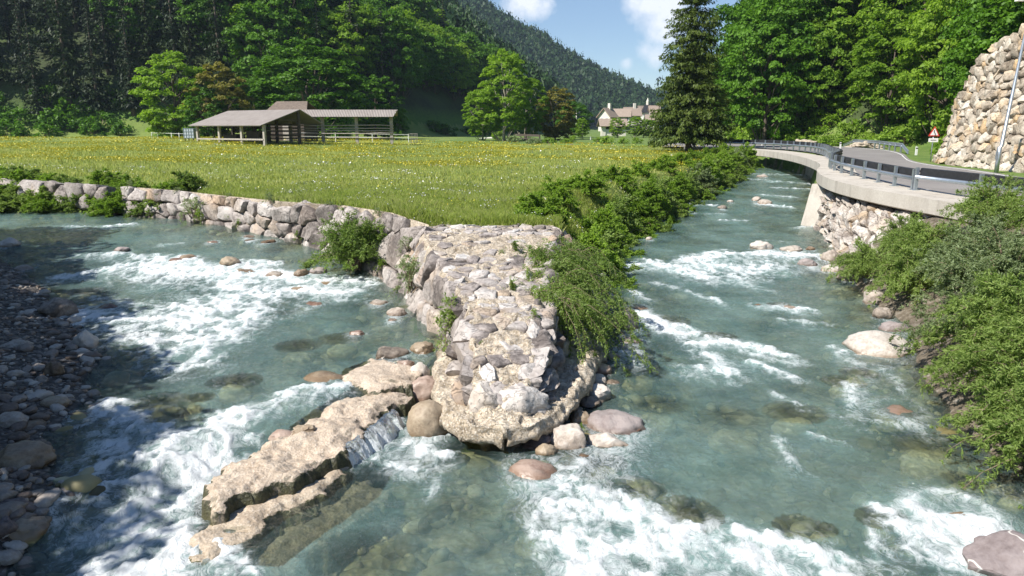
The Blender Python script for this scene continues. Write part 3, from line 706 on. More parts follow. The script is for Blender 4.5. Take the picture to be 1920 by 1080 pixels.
# ------------------------------------------------------------------ the spit that parts the two streams
_k = SPIT.index((-0.1, 10.22)); SP_L = np.array(SPIT[:_k + 1])[::-1]; SP_R = np.array(SPIT[_k:])
def spit_par(y):
    xl = np.interp(y, SP_L[:, 1], SP_L[:, 0]); xr = np.interp(y, SP_R[:, 1], SP_R[:, 0])
    xr = np.where(y > 18, 2.3 + (y - 18) * .25, xr)
    cl = np.interp(y, [10.4, 10.8, 11.3, 12.4, 14, 16, 18, 20.5], [-.3, -.48, -.62, -.70, -.95, -1.5, -2.05, -2.6])
    cr = np.interp(y, [10.4, 10.8, 11.3, 12.4, 14, 16, 18, 20.5], [.1, .24, .34, .45, .58, .68, .85, 1.2])
    zc = np.interp(y, [10.25, 10.7, 11.1, 11.5, 13.3, 16.3, 18.5, 21], [.47, .62, .84, 1.0, 1.42, 1.83, 2.03, 2.12])
    zl = np.interp(y, [10.3, 11, 12.5, 14.8, 16, 18], [.46, .48, .50, .42, .2, .15]); zr_ = np.interp(y, [10.3, 11, 12.5, 14, 15.5, 18], [.46, .50, .56, .50, .3, .15])
    tl = np.interp(y, [11, 14, 15.5, 18], [.28, .32, .80, .95]); tr_ = np.interp(y, [11, 14, 15.5, 18], [.20, .26, .8, .95])
    return xl, xr, cl, cr, zc, zl, zr_, tl, tr_
def spit_h(x, y):
    x = np.asarray(x, float); y = np.asarray(y, float)
    xl, xr, cl, cr, zc, zl, zr_, tl, tr_ = spit_par(y)
    cl = np.maximum(cl, xl + .02); cr = np.minimum(cr, xr - .02)
    a = np.clip((cl - x) / (cl - xl), 0, 1); b = np.clip((x - cr) / (xr - cr), 0, 1)
    h = zc - (zc - zl) * sstep(0, tl, a); h = h - (zc - zr_) * sstep(0, tr_, b)
    h = h - .10 * sstep(.85, 1, a) - .10 * sstep(.85, 1, b)
    return h
ny, nx = 330, 130
ys = np.r_[np.linspace(10.23, 11.2, 60), np.linspace(11.22, 21.9, ny - 60)]
tx = np.linspace(0, 1, nx)
xl, xr = spit_par(ys)[:2]
X = xl[:, None] + (xr - xl)[:, None] * tx[None, :]; Yg = np.repeat(ys[:, None], nx, 1); Z = spit_h(X, Yg)
top = np.stack([X, Yg, Z], 2)
loop = [top[j, 0] for j in range(ny - 1, -1, -1)] + [top[0, k] for k in range(1, nx - 1)] + [top[j, nx - 1] for j in range(0, ny)]
lidx = [j * nx for j in range(ny - 1, -1, -1)] + list(range(1, nx - 1)) + [j * nx + nx - 1 for j in range(0, ny)]
lp = np.array(loop); cen = np.stack([spit_x(lp[:, 1] + 1.2), lp[:, 1] + 1.2], 1)
inw = cen - lp[:, :2]; inw /= np.linalg.norm(inw, axis=1)[:, None]
V = [top.reshape(-1, 3)]; Fc = [(j * nx + i, j * nx + i + 1, (j + 1) * nx + i + 1, (j + 1) * nx + i) for j in range(ny - 1) for i in range(nx - 1)]
prev = lidx; base = nx * ny
und = .25 + .35 * np.clip(fbm(lp[:, 0] * 1.1, lp[:, 1] * 1.1, 3, o=2) + .6, 0, 1)
for k, (dz, ins) in enumerate([(-.03, -.03), (-.09, -.045), (-.16, -.03), (-.20, .10), (-.25, .50), (-.34, 1.0), (-.60, 1.25), (-1.1, 1.25)]):
    q = lp.copy(); q[:, 2] += dz; q[:, :2] += inw * (ins * (und if ins > 0 else 1))[:, None] if ins > 0 else inw * ins
    V.append(q); cur = list(range(base, base + len(q))); base += len(q)
    Fc += [(prev[i], cur[i], cur[i + 1], prev[i + 1]) for i in range(len(cur) - 1)]; prev = cur
V = np.concatenate(V)
n_ = .075 * fbm(V[:, 0] * 1.8, V[:, 1] * 1.8, V[:, 2] * 1.8, o=5, gain=.6)
pit = -.05 * sstep(.1, .5, pnoise(V[:, 0] * 6, V[:, 1] * 6, V[:, 2] * 6))
V[:, 2] += n_ + pit; V[:, 0] += .07 * fbm(V[:, 0] * 2.5 + 5, V[:, 1] * 2.5, V[:, 2] * 2.5, o=4); V[:, 1] += .07 * fbm(V[:, 0] * 2.5, V[:, 1] * 2.5 + 9, V[:, 2] * 2.5, o=4)
sp = empty('stone_spit', (0, 10.4, 0), label='long stone and mortar spit running out from the meadow tip between the two streams', cat='river spit')
OFF = np.array([0, 10.4, 0])
LV = level(V[:, 0], V[:, 1])
mk('mortar_core', V - OFF, [tuple(f) for f in Fc], M['conglomerate'], sp, True, None, attrs={'wet': np.clip((LV + .12 - V[:, 2]) / .2, 0, 1)})
def surf_sp(s, t, x0=-3.4, y0=10.5):
    x, y = x0 + s, y0 + t; e = .06
    h = float(spit_h(x, y)); gx = (float(spit_h(x + e, y)) - float(spit_h(x - e, y))) / (2 * e); gy = (float(spit_h(x, y + e)) - float(spit_h(x, y - e))) / (2 * e)
    N = np.array([-gx, -gy, 1.0]); return np.array([x, y, h]), N / np.linalg.norm(N)
def crest(c, m0=0.0):
    x, y = -3.4 + c[0], 10.5 + c[1]; q = spit_par(y); return q[2] - m0 < x < q[3] + m0
dens = lambda y: np.interp(y, [10.8, 12.9, 13.4, 16.8, 17.6, 19.6, 20.0, 21], [.5, .6, .93, .93, .2, .25, .95, .95])
V, Fc = stones(cells(5.2, 10.9, .40, .36, rng, .46), surf_sp, rng, gap=.025, bulge=.08, tilt=.20, deep=.15, noise=.035, keep=lambda c: crest(c, .05) and rng.random() < dens(10.5 + c[1]), n=18)
for bx_, by_, bz_, a_, b_, c_, sd_2 in [(.12, 10.98, .60, .50, .34, .30, 71), (-.42, 11.0, .62, .30, .30, .30, 72), (-.60, 11.75, .72, .20, .42, .36, 73), (.42, 12.9, 1.02, .22, .60, .42, 74), (.52, 13.9, 1.2, .20, .42, .42, 75)]:
    Vn, Fn = rock_mesh(sd_2, a_, b_, c_, .25, 4, .12); mk('nose_block', Vn + np.array([bx_, by_, bz_]) - OFF, Fn, M['spit_rock'], sp, True, 42)
mk('crest_slabs', V - OFF, Fc, M['spit_rock'], sp, True, 45)
# leaning blocks of the left flank
yy = [11.15, 12.0, 13.0, 14.2, 15.4, 16.8, 18.2, 19.6, 20.9]
def q_(y, side, top):
    p = spit_par(y); xl, xr, cl, cr, zc, zl, zr_ = p[:7]
    if top: return (float(cl if side < 0 else cr), y, float(zc) + .03)
    fr = np.interp(y, [11, 14, 15.5, 17], [.30, .42, .85, 1.0]); x = cl + (xl - cl) * fr if side < 0 else cr + (xr - cr) * np.interp(y, [11, 14, 15.5, 17], [.22, .3, .8, 1.0])
    return (float(x), y, float((zl if side < 0 else zr_) - .12))
sf, Ls, Hs = wall_surface([q_(y, -1, 0) for y in yy], [q_(y, -1, 1) for y in yy]); sf.flip = np.array([-1, -.35])
V, Fc = stones(cells(Ls, Hs, .62, 1.15, rng, .36), sf, rng, gap=.03, bulge=.20, tilt=.3, deep=.3, noise=.07)
mk('left_flank_blocks', V - OFF, Fc, M['wall_rock'], sp, True, 50)
sf, Ls, Hs = wall_surface([q_(y, 1, 0) for y in yy], [q_(y, 1, 1) for y in yy]); sf.flip = np.array([1, -.2])
V, Fc = stones(cells(Ls, Hs, .8, .7, rng, .36), sf, rng, gap=.04, bulge=.32, tilt=.3, deep=.3, noise=.07)
mk('right_flank_blocks', V - OFF, Fc, M['wall_rock'], sp, True, 50)

# ------------------------------------------------------------------ single rocks
RK = [0]
def rock(u, v, wpx, hpx, mat, label, name='boulder', rd=.5, sub=None, rz=None, group=None, top=None, foam=1.0, flat=1.0, rough=.1, cat='boulder', at=None, tilt=0.0):
    RK[0] += 1; rg = np.random.default_rng(900 + RK[0])
    bx, by, L = at if at else PW(u, v + hpx * .28, 0.0 if sub is None else -sub)
    dist = math.hypot(by, CH - L); sx = wpx * .5 * dist / F
    sphi = (CH - L) / dist; sy = min(sx * rg.uniform(.75, .95), hpx * .5 * dist / F / max(sphi, .2) * .85)
    if sub is None:
        hm = hpx * dist / F; zt = (hm - 1.5 * sy * sphi) / math.sqrt(1 - sphi ** 2); zt = min(max(zt, .22 * sx), 1.6 * sx) if top is None else top
    else: zt = -sub
    sz = max(sx * .55, (zt if sub is None else 0) * .75) * flat
    V, Fc = rock_mesh(RK[0] * 13, sx, sy, sz, rd, 4 if wpx > 24 else 3, rough)
    a = rg.uniform(-.5, .5) if rz is None else rz
    ca, sa = math.cos(a), math.sin(a); ct, st = math.cos(tilt), math.sin(tilt)
    V = np.stack([V[:, 0] * ct - V[:, 2] * st, V[:, 1], V[:, 0] * st + V[:, 2] * ct], 1)
    V = np.stack([V[:, 0] * ca - V[:, 1] * sa, V[:, 0] * sa + V[:, 1] * ca, V[:, 2]], 1)
    cz = L + (0 if sub is None else sub) + zt - V[:, 2].max()
    if sub is not None: cz = float(level(bx, by)) - sub - V[:, 2].max()
    wet = np.clip((float(level(bx, by)) + .13 - (V[:, 2] + cz)) / .20, 0, 1)
    o = mk(name, V, Fc, M[mat], None, True, 40 if rd < .6 else None, attrs={'wet': wet}); o.location = (bx, by, cz)
    tag(o, label, cat, group)
    if sub is None and foam: EMERGE.append((bx, by, sx, foam))
    if sub is not None: SUNK.append((bx, by, sx, sub))
    if sub is not None and sub < .12 and foam: EMERGE.append((bx, by, sx, foam * .4))
    return o
B = 'boulder'; Pb = 'pale_boulder'; BB = 'brown_boulder'; RB = 'red_boulder'; VB = 'violet_boulder'
rock(806, 786, 84, 78, BB, 'big smooth rounded brown boulder beside the little fall at the left foot of the spit', rd=.95, rough=.05, foam=.5)
rock(798, 733, 62, 40, RB, 'pinkish grey boulder just behind the big rounded brown one at the spit', rd=.6, foam=0, top=.42)
rock(787, 703, 38, 24, Pb, 'small yellowish rounded stone left of the spit, behind the pinkish boulder', rd=.7, foam=0, top=.34)
rock(735, 660, 62, 27, B, 'flat grey stone with a dark mossy side standing in the left stream near the spit', foam=.3, rd=.4)
rock(793, 652, 48, 28, BB, 'wet brown stone touching the left skirt of the spit', foam=.2)
rock(608, 694, 95, 46, BB, 'broad rounded brown boulder just awash left of the flat slab in the left stream', rd=.9, foam=0, top=.10, rough=.05)
rock(1000, 872, 104, 46, RB, 'reddish brown wet boulder in front of the spit nose', rd=.75, foam=.45, rough=.06)
rock(1004, 825, 56, 34, VB, 'slanting grey angular slab leaning below the undercut spit nose', rd=.2, foam=0, rz=.6, tilt=.35, flat=.6)
rock(1066, 820, 70, 54, Pb, 'pale beige angular boulder right of the slanting grey slab', rd=.35, foam=.2)
rock(1024, 845, 40, 30, BB, 'small dark brown stone squeezed between the reddish and the pale beige boulder', rd=.6, foam=0)
rock(1142, 820, 78, 40, Pb, 'rough tan pitted boulder at the right of the pale beige one', rd=.45, foam=.3, rough=.14)
rock(1150, 782, 120, 62, VB, 'wide brown violet wet boulder right of the spit base', rd=.6, foam=.3, top=.22)
rock(1122, 692, 52, 22, RB, 'flat pink stone at the right edge of the spit', rd=.6, foam=.1, top=.2)
rock(1118, 712, 40, 22, Pb, 'small tan stone below the flat pink one at the right edge of the spit', rd=.5, foam=0, top=.2)
rock(1118, 738, 52, 32, Pb, 'white angular stone midway along the right foot of the spit', rd=.3, foam=0, top=.25)
rock(1104, 752, 40, 26, B, 'grey brown stone under the white angular one at the right foot of the spit', rd=.5, foam=0, top=.15)
rock(1120, 668, 34, 40, B, 'small upright grey stone under the hanging willow fronds', rd=.4, foam=0, top=.34)
rock(1092, 690, 26, 24, BB, 'small rounded ochre stone wedged against the right skirt of the spit', rd=.9, foam=0, top=.36)
rock(1172, 602, 50, 48, B, 'cracked grey brown boulder standing right of the willow on the spit', rd=.3, foam=.3)
rock(1182, 634, 48, 24, VB, 'low wet dark stone in front of the cracked boulder', rd=.5, foam=.2, top=.12)
rock(1200, 574, 44, 20, BB, 'low brown stone behind the cracked boulder where the foam starts', rd=.7, foam=.4, top=.07)
rock(1175, 655, 50, 20, B, 'blue grey stone just under water right of the spit willow', rd=.8, sub=.05)
rock(1185, 672, 55, 16, VB, 'violet brown stone under water right of the spit willow', rd=.8, sub=.07)
rock(1648, 640, 118, 56, Pb, 'large pale flat topped boulder at the foot of the riverside willow bushes', rd=.55, foam=.25, rough=.06)
rock(1685, 757, 92, 40, RB, 'pink domed boulder just awash below the large pale boulder', rd=.9, foam=.3, top=.06)
rock(1885, 1042, 130, 112, 'veined_boulder', 'violet grey block with white quartz veins in the lower right corner', rd=.15, foam=.4, rz=.25, top=.42)
for i, (u, v, w_, h_, mt, lb) in enumerate([
    (1556, 482, 34, 26, Pb, 'pale stone highest of the cluster at the foot of the rock revetment'), (1513, 493, 34, 18, VB, 'dark and white split stone at the river end of the revetment cluster'),
    (1562, 503, 50, 18, Pb, 'long flat pale stone in front of the revetment cluster'), (1592, 518, 50, 24, Pb, 'large pale stone right end of the revetment cluster'),
    (1590, 490, 36, 22, B, 'grey stone against the rock revetment'), (1640, 560, 42, 34, Pb, 'grey white boulder under the edge of the riverside bushes'), (1655, 590, 36, 26, B, 'small grey boulder in the shade under the riverside bushes'), (1675, 612, 60, 26, VB, 'flat mauve stone behind the large pale boulder'),
    (1428, 462, 42, 20, Pb, 'yellowish white stone in the rapid of the right stream'), (1482, 466, 42, 16, B, 'grey stone beside the yellowish one in the right rapid'), (1519, 467, 18, 10, BB, 'small dark stone near the revetment in the right rapid'),
    (1418, 374, 18, 10, Pb, 'small white stone beside a tuft of grass in the upper right stream'), (1434, 379, 26, 10, Pb, 'flat pinkish stone carrying a tuft of grass in the upper right stream'), (1354, 390, 18, 9, B, 'small isolated grey stone in mid channel of the right stream'), (1369, 378, 14, 6, Pb, 'tiny pale stone left of the grass tuft stone'),
    (1215, 423, 34, 9, Pb, 'flat whitish stone at the foot of the bank shrubs'), (1328, 355, 13, 20, Pb, 'upright white stone at the shrub bank'), (1253, 393, 15, 11, B, 'small grey stone below the shrub bank'), (1290, 392, 18, 7, RB, 'low reddish stone off the shrub bank'), (1217, 448, 15, 8, Pb, 'tiny cream stone off the shrub bank'),
    (1137, 484, 28, 14, RB, 'ochre stone in the water right of the willow top'), (1128, 447, 26, 13, B, 'low brown stone below the bank right of the meadow tip'), (1128, 432, 16, 14, Pb, 'small pale stone high on the bank right of the meadow tip'),
    (1430, 330, 22, 6, B, 'low far grey stone in the upper reach'), (1420, 571, 30, 8, BB, 'low brown stone with foam in the right stream'), (1480, 574, 44, 9, B, 'speckled low stone in the right stream above the willow bushes'),
    (18, 456, 42, 20, Pb, 'pale flat boulder at the far left edge of the left stream'), (432, 491, 38, 20, BB, 'dark mossy round stone breaking the left rapid'), (228, 468, 28, 12, VB, 'small dark stone in the upper left stream'),
    (352, 481, 34, 11, BB, 'brown stone left of the mossy one in the left rapid'), (330, 487, 26, 9, RB, 'reddish stone at the head of the left rapid'), (460, 506, 52, 12, BB, 'low long brown stone right of the mossy one'), (520, 512, 44, 14, B, 'low grey green stone before the white step of the left stream'),
    (566, 512, 30, 16, BB, 'brown stone at the white step of the left stream'), (596, 508, 34, 16, VB, 'dark stone near the foot of the wall bush'), (560, 541, 30, 11, BB, 'small brown stone in the white water of the left stream'), (612, 531, 26, 9, BB, 'small brown stone in the white water nearer the wall'),
    (585, 568, 48, 11, RB, 'low pinkish stone below the white step'), (668, 624, 32, 14, RB, 'small pinkish stone alone in the calm left pool'), (205, 573, 42, 15, RB, 'reddish stone in the foam of the left stream'), (45, 500, 44, 12, B, 'low grey stone near the shade edge of the gravel bank'),
    (468, 450, 24, 7, BB, 'tiny brown stone in the calm upper left stream'), (400, 453, 24, 6, RB, 'tiny reddish stone in the calm upper left stream'), (466, 443, 22, 7, Pb, 'pale low stone by the foot of the block wall'), (500, 452, 44, 8, BB, 'flat brown stone by the foot of the block wall'),
    (140, 580, 50, 10, Pb, 'flat light stone lying at the tip of the gravel bank'), (735, 600, 20, 9, Pb, 'small cream stone below the wall blocks left of the spit'), (710, 565, 40, 14, B, 'stone at the foot of the wall bush'), (745, 585, 40, 20, Pb, 'beige stone beneath the blocks left of the spit')]):
    rock(u, v, w_, h_, mt, lb, foam=.35, rd=.45)
for u, v, w_, h_, mt, lb in [(1090, 850, 44, 20, BB, 'dark wet brown stone between the pale beige boulder and the rough tan one'), (1185, 800, 46, 22, RB, 'wet rusty stone at the outer end of the violet boulder'), (1090, 782, 44, 30, BB, 'dark brown stone tucked under the right side of the spit nose'), (960, 828, 46, 20, BB, 'dark wet stone in the shadow below the spit nose'), (1145, 715, 34, 14, B, 'small brown stone out in the water right of the spit foot'), (1150, 668, 30, 16, VB, 'small wet stone below the lowest hanging fronds'), (835, 800, 36, 20, BB, 'small wet brown stone between the big rounded boulder and the spit nose'), (760, 680, 34, 18, RB, 'small reddish stone on the flat rock near the left skirt'), (1060, 868, 36, 14, RB, 'small reddish wet stone just right of the reddish brown boulder')]:
    rock(u, v, w_, h_, mt, lb, foam=.15, rd=.45)
for i, (u, v, w_, h_, mt, sb, lb) in enumerate([
    (690, 1052, 140, 84, B, .22, 'large yellow green sunken boulder at the bottom of the picture left of centre'), (1285, 955, 92, 58, Pb, .03, 'tan sunken boulder above the white rapid in the lower right'), (1190, 916, 76, 36, B, .05, 'olive sunken boulder at the head of the lower white rapid'),
    (1112, 895, 30, 18, RB, .05, 'small amber sunken stone near the head of the lower rapid'), (1250, 598, 60, 22, Pb, .03, 'tan sunken boulder under the foam right of the cracked boulder'), (1348, 630, 46, 13, Pb, .02, 'yellow stone just under water in mid right stream'),
    (1582, 716, 56, 14, RB, .03, 'tan and rust sunken stone off the large pale boulder'), (1610, 703, 50, 10, B, .06, 'long olive sunken stone off the large pale boulder'), (1540, 992, 38, 34, RB, .06, 'orange sunken stone in the lower right pool'), (1495, 990, 60, 40, B, .10, 'yellow green sunken stone beside the orange one'),
    (1740, 832, 110, 44, B, .08, 'broad tan sunken boulder under the willow tips'), (1490, 778, 80, 22, B, .10, 'yellowish long sunken stone in mid right pool'), (300, 752, 80, 28, Pb, .05, 'yellow sunken stone above the white chute'), (312, 775, 84, 24, RB, .07, 'orange brown sunken stone above the white chute'),
    (372, 745, 42, 34, B, .08, 'olive sunken stone above the white chute'), (890, 838, 130, 56, B, .10, 'broad olive sunken boulder under the spit nose'), (1375, 800, 90, 26, B, .25, 'dim grey sunken stone in the deep right pool'), (1650, 980, 60, 30, B, .12, 'yellow sunken stone near the lower right rapid'),
    (250, 631, 44, 12, Pb, .01, 'pale yellow flat stone just under water off the gravel bank'), (440, 715, 70, 20, VB, .05, 'dark sunken stone right of the foam streaks'), (160, 545, 50, 10, RB, .02, 'rusty sunken stone near the gravel tip'), (1460, 572, 30, 8, RB, .03, 'amber sunken stone left of the speckled one'), 
    (1130, 870, 60, 30, Pb, .06, 'pale sunken slab in front of the rough tan boulder'), (1200, 700, 70, 22, VB, .12, 'mauve sunken stone right of the spit foot'), (1230, 770, 80, 24, B, .2, 'long dim sunken stone beyond the violet boulder'), (640, 640, 60, 18, B, .12, 'olive sunken stone in the left pool'), (560, 655, 60, 16, B, .14, 'dim green sunken stone in the left pool'),
    (860, 985, 110, 40, VB, .35, 'dim violet sunken rock in the dark lower pool'), (1010, 990, 90, 40, B, .3, 'dim green sunken rock left of the lower rapid'), (1880, 900, 40, 24, Pb, .08, 'pale sunken pebble near the right bank'), (1900, 925, 50, 30, RB, .06, 'amber sunken pebble near the right bank'), (1800, 905, 50, 22, B, .1, 'yellowish sunken pebble near the right bank')]):
    rock(u, v, w_, h_, mt, lb, name='sunken_boulder', sub=sb, rd=.75, foam=.5 if sb < .07 else 0, cat='boulder')
rock(1790, 955, 130, 26, BB, 'wet rippled brown rock sill over which the water spills in the right corner', rd=.5, foam=.8, top=.05, rough=.2)
# gravel bank: single boulders and cobbles
def gz(x, y): return (x, y, tz(x, y))
def on_bank(u, v): 
    x, y, z = PW(u, v)
    for _ in range(12):
        z = tz(x, y); d = dirpx(u, v); t = (z - CH) / d.z; x, y = .5 * x + .5 * d.x * t, .5 * y + .5 * d.y * t
    return x, y, tz(x, y)
for u, v, w_, h_, mt, lb in [(108, 576, 70, 44, Pb, 'craggy beige sunlit boulder at the tip of the gravel bank'), (160, 636, 48, 38, Pb, 'white and rusty brown sunlit stone at the water edge of the gravel bank'), (128, 640, 32, 12, Pb, 'bright flat stone left of the white and rusty one'), (150, 655, 40, 16, Pb, 'pale rounded stone below the white and rusty one'),
    (28, 641, 58, 22, B, 'long grey rounded stone on the shaded gravel bank'), (102, 690, 34, 34, BB, 'round brown stone on the shaded gravel bank'), (78, 709, 28, 18, Pb, 'light grey rounded stone on the shaded gravel bank'), (104, 748, 48, 26, BB, 'mossy brown stone at the shaded water edge'),
    (172, 726, 38, 18, VB, 'dark and pale wet stone at the shade edge'), (45, 845, 110, 60, BB, 'big dark brown boulder on the shaded lower bank'), (182, 842, 62, 22, BB, 'brown boulder awash in the shaded chute'), (28, 935, 80, 26, VB, 'flat blue grey shaded stone at the left edge'), (48, 972, 96, 48, BB, 'dark brown mossy boulder low at the left edge'),
    (12, 985, 40, 50, VB, 'black shaded boulder cut by the left edge'), (20, 780, 60, 34, B, 'grey shaded boulder above the big dark brown one'), (60, 790, 50, 24, BB, 'brown shaded boulder beside the grey one')]:
    p = on_bank(u, v + h_ * .3); rock(u, v, w_, h_, mt, lb, rd=.5, foam=0, at=(p[0], p[1], p[2] - .02))
m = Mat('cobble'); p = m.obj(); n1 = m.noise(3, 6, .6, p); rn = m.rnd()
f = m.math('ADD', m.math('MULTIPLY', n1, .4), m.math('MULTIPLY', rn, .6))
c = m.ramp(f, [(.18, (.07, .048, .033)), (.4, (.16, .12, .095)), (.58, (.24, .205, .175)), (.8, (.46, .41, .36))])
m.princ(c, .55, m.bump(n1, .02)); M['cobble'] = m.m
protos = []
for i in range(7):
    V, Fc = rock_mesh(500 + i, 1, .8, .6, .45, 3, .09); protos.append(mk('cobble', V, Fc, M['cobble'], data_only=True))
rg = np.random.default_rng(77); cnt = 0
gp = np.array(GRAVEL)
while cnt < 230:
    u, v = rg.uniform(0, 260), rg.uniform(495, 1075)
    x, y, z = PW(u, v); sdg = sde(2, x, y)
    if sdg < -.25 or x < -17: continue
    x, y, z = on_bank(u, v) if sdg > .1 else (x, y, tz(x, y))
    o = bpy.data.objects.new('cobble', protos[cnt % 7]); s = .06 + .12 * rg.random() ** 2.2
    o.scale = (s * rg.uniform(.9, 1.3), s, s * rg.uniform(.8, 1.1)); o.rotation_euler = (rg.uniform(-.3, .3), rg.uniform(-.3, .3), rg.uniform(0, 6.3)); o.location = (x, y, z + s * .12)
    COL.objects.link(o); tag(o, 'rounded river cobble lying among others on the gravel bank at the left', 'cobble', 'loose cobbles on the gravel bank'); cnt += 1
# pebbles
bmv, bmf = rock_mesh(1, 1, .8, .6, .8, 2, .06)
def pebbles(name, n, fn, smin, smax, mat, seed):
    rg = np.random.default_rng(seed); Vs = []; Fs = []; k = 0
    while k < n:
        q = fn(rg)
        if q is None: continue
        s = smin + (smax - smin) * rg.random() ** 3; a = rg.uniform(0, 6.3); ca, sa = math.cos(a), math.sin(a)
        W = bmv * s * np.array([rg.uniform(.8, 1.3), rg.uniform(.7, 1), rg.uniform(.7, 1.1)]); W = np.stack([W[:, 0] * ca - W[:, 1] * sa, W[:, 0] * sa + W[:, 1] * ca, W[:, 2]], 1) + np.array(q)
        Vs.append(W); Fs.append(bmf + k * len(bmv)); k += 1
    o = mk(name, np.concatenate(Vs), np.concatenate(Fs), mat); kind(o, 'stuff'); return o
m = Mat('pebble'); isl = m.geo('Random Per Island'); n1 = m.noise(9, 4, .6)
c = m.ramp(m.math('ADD', m.math('MULTIPLY', n1, .3), m.math('MULTIPLY', isl, .7)), [(.15, (.07, .05, .034)), (.4, (.16, .125, .10)), (.6, (.24, .21, .18)), (.85, (.45, .41, .36))])
m.princ(c, .6, m.bump(n1, .01)); M['pebble'] = m.m
m = Mat('bed_pebble'); isl = m.geo('Random Per Island'); n1 = m.noise(5, 4, .6)
c = m.ramp(m.math('ADD', m.math('MULTIPLY', n1, .3), m.math('MULTIPLY', isl, .7)), [(.15, (.06, .05, .02)), (.4, (.20, .17, .07)), (.6, (.30, .26, .13)), (.85, (.48, .44, .28))])
m.princ(c, .6); M['bed_pebble'] = m.m
def gf(rg):
    y = rg.uniform(5, 24); x = -rg.uniform(.28 * y + .5, .85 * y + 2)
    sdg = sde(2, x, y)
    return (x, y, tz(x, y) + .01) if -.35 < sdg < 4.5 else None
pebbles('gravel', 3200, gf, .025, .10, M['pebble'], 3)
def bf(rg):
    y = 6 + 24 * rg.random() ** 1.4; x = rg.uniform(-.8, .8) * y
    e = max(sde(k_, x, y) for k_ in range(3))
    if e > 0 or (e < -1.4 and rg.random() < .75): return None
    return (x, y, tz(x, y) + .02)
pebbles('bed_gravel', 1500, bf, .06, .28, M['bed_pebble'], 4)
# pebbles banked against the right foot of the spit and at the wall foot
def sfp(rg):
    y = rg.uniform(11.2, 16.5); x = float(np.interp(y, SP_R[:, 1], SP_R[:, 0])) + rg.uniform(-.35, .35)
    return (x, y, level(x, y) - .04 + rg.uniform(-.06, .05))
o = pebbles('spit_foot_gravel', 90, sfp, .06, .17, M['pebble'], 5)

# ------------------------------------------------------------------ conglomerate ledges and the slab weir
m = Mat('ledge'); p = m.pos(); n1 = m.noise(3.5, 8, .65); n2 = m.noise(22, 6, .7)
v = m.n('ShaderNodeTexVoronoi'); v.inputs['Scale'].default_value = 24; m.put(v.inputs['Vector'], p)
c = m.ramp(m.math('ADD', m.math('MULTIPLY', n1, .5), m.math('MULTIPLY', n2, .5)), [(.3, (.24, .18, .13)), (.44, (.40, .315, .235)), (.56, (.50, .41, .32)), (.75, (.62, .54, .45))])
c = m.mix(m.mapr(v.outputs['Distance'], .12, .34, .75, 0), c, (.62, .56, .48))
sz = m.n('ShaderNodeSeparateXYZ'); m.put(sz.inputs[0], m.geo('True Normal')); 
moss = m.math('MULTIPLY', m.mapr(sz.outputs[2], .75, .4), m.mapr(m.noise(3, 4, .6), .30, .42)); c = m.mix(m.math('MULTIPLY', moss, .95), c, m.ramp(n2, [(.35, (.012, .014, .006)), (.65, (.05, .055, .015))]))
wa = m.attr('wet'); c = m.mix(m.math('MULTIPLY', wa, .45), c, (.16, .135, .045))
m.princ(c, m.mapr(n1, .35, .65, .3, .75), m.bump(m.math('ADD', n1, m.math('ADD', m.math('MULTIPLY', n2, .5), m.math('MULTIPLY', v.outputs['Distance'], -.3))), .03)); M['ledge'] = m.m
def ledge(name, outline, z, label, drop=.5, res=.03, bump_=.05, edge=.12, parent=None, tiltf=None):
    P = [xy(unproj(u, v, lambda x, y: z)) for u, v in outline]; A = np.array(P)
    x0, y0 = A.min(0) - .3; x1, y1 = A.max(0) + .3; xs = np.arange(x0, x1, res); ys = np.arange(y0, y1, res)
    X, Y = np.meshgrid(xs, ys); x, y = X.ravel(), Y.ravel()
    sd = poly_sd(x, y, P) + .19 * fbm(x * 1.5, y * 1.5, 5, o=5, gain=.62)
    h = z + bump_ * 1.3 * fbm(x * 1.3, y * 1.3, 2, o=5, gain=.6) - .04 * sstep(.2, .6, pnoise(x * 5, y * 5, 1)) - .06 * sstep(edge * 2, 0, sd)
    if tiltf: h = h + tiltf(x, y)
    h = h - drop * sstep(0.02, -.13, sd)
    i = (np.arange(len(ys) - 1)[:, None] * len(xs) + np.arange(len(xs) - 1)[None, :]).ravel(); Q = np.stack([i, i + 1, i + len(xs) + 1, i + len(xs)], 1)
    Q = Q[(sd > -.16)[Q].any(1)]; us, inv = np.unique(Q, return_inverse=True); V = np.stack([x, y, h], 1)[us]
    lv = level(V[:, 0], V[:, 1])
    o = mk(name, V, inv.reshape(-1, 4), M['ledge'], parent, attrs={'wet': np.clip((lv * 0 + .12 - V[:, 2]) / .25, 0, 1)})
    SHELF.append((P, z - .02))
    if label: tag(o, label, 'rock ledge')
    return o
SLAB = [(375, 928), (374, 902), (425, 866), (474, 838), (509, 817), (552, 790), (601, 762), (650, 738), (700, 722), (745, 720), (768, 736), (731, 764), (707, 785), (672, 815), (633, 846), (588, 870), (544, 893), (491, 903), (440, 922), (405, 943)]
ledge('slab_ledge', SLAB, .315, 'long brown conglomerate slab lying slantwise across the left stream in front of the spit', drop=.75, bump_=.075)
ledge('low_ledge', [(395, 972), (350, 1010), (380, 1040), (460, 1012), (520, 965), (600, 925), (650, 888), (640, 860), (590, 885), (540, 912), (480, 925), (420, 955)], .08, 'low beige ledge washed by foam along the near side of the long brown slab', drop=.4, bump_=.035)
ledge('sunken_ledge', [(470, 1075), (520, 1075), (620, 1000), (700, 945), (725, 905), (690, 890), (650, 900), (560, 960), (480, 1020)], -.14, 'smooth yellow brown shelf under water beside the low beige ledge', drop=.4, bump_=.03)
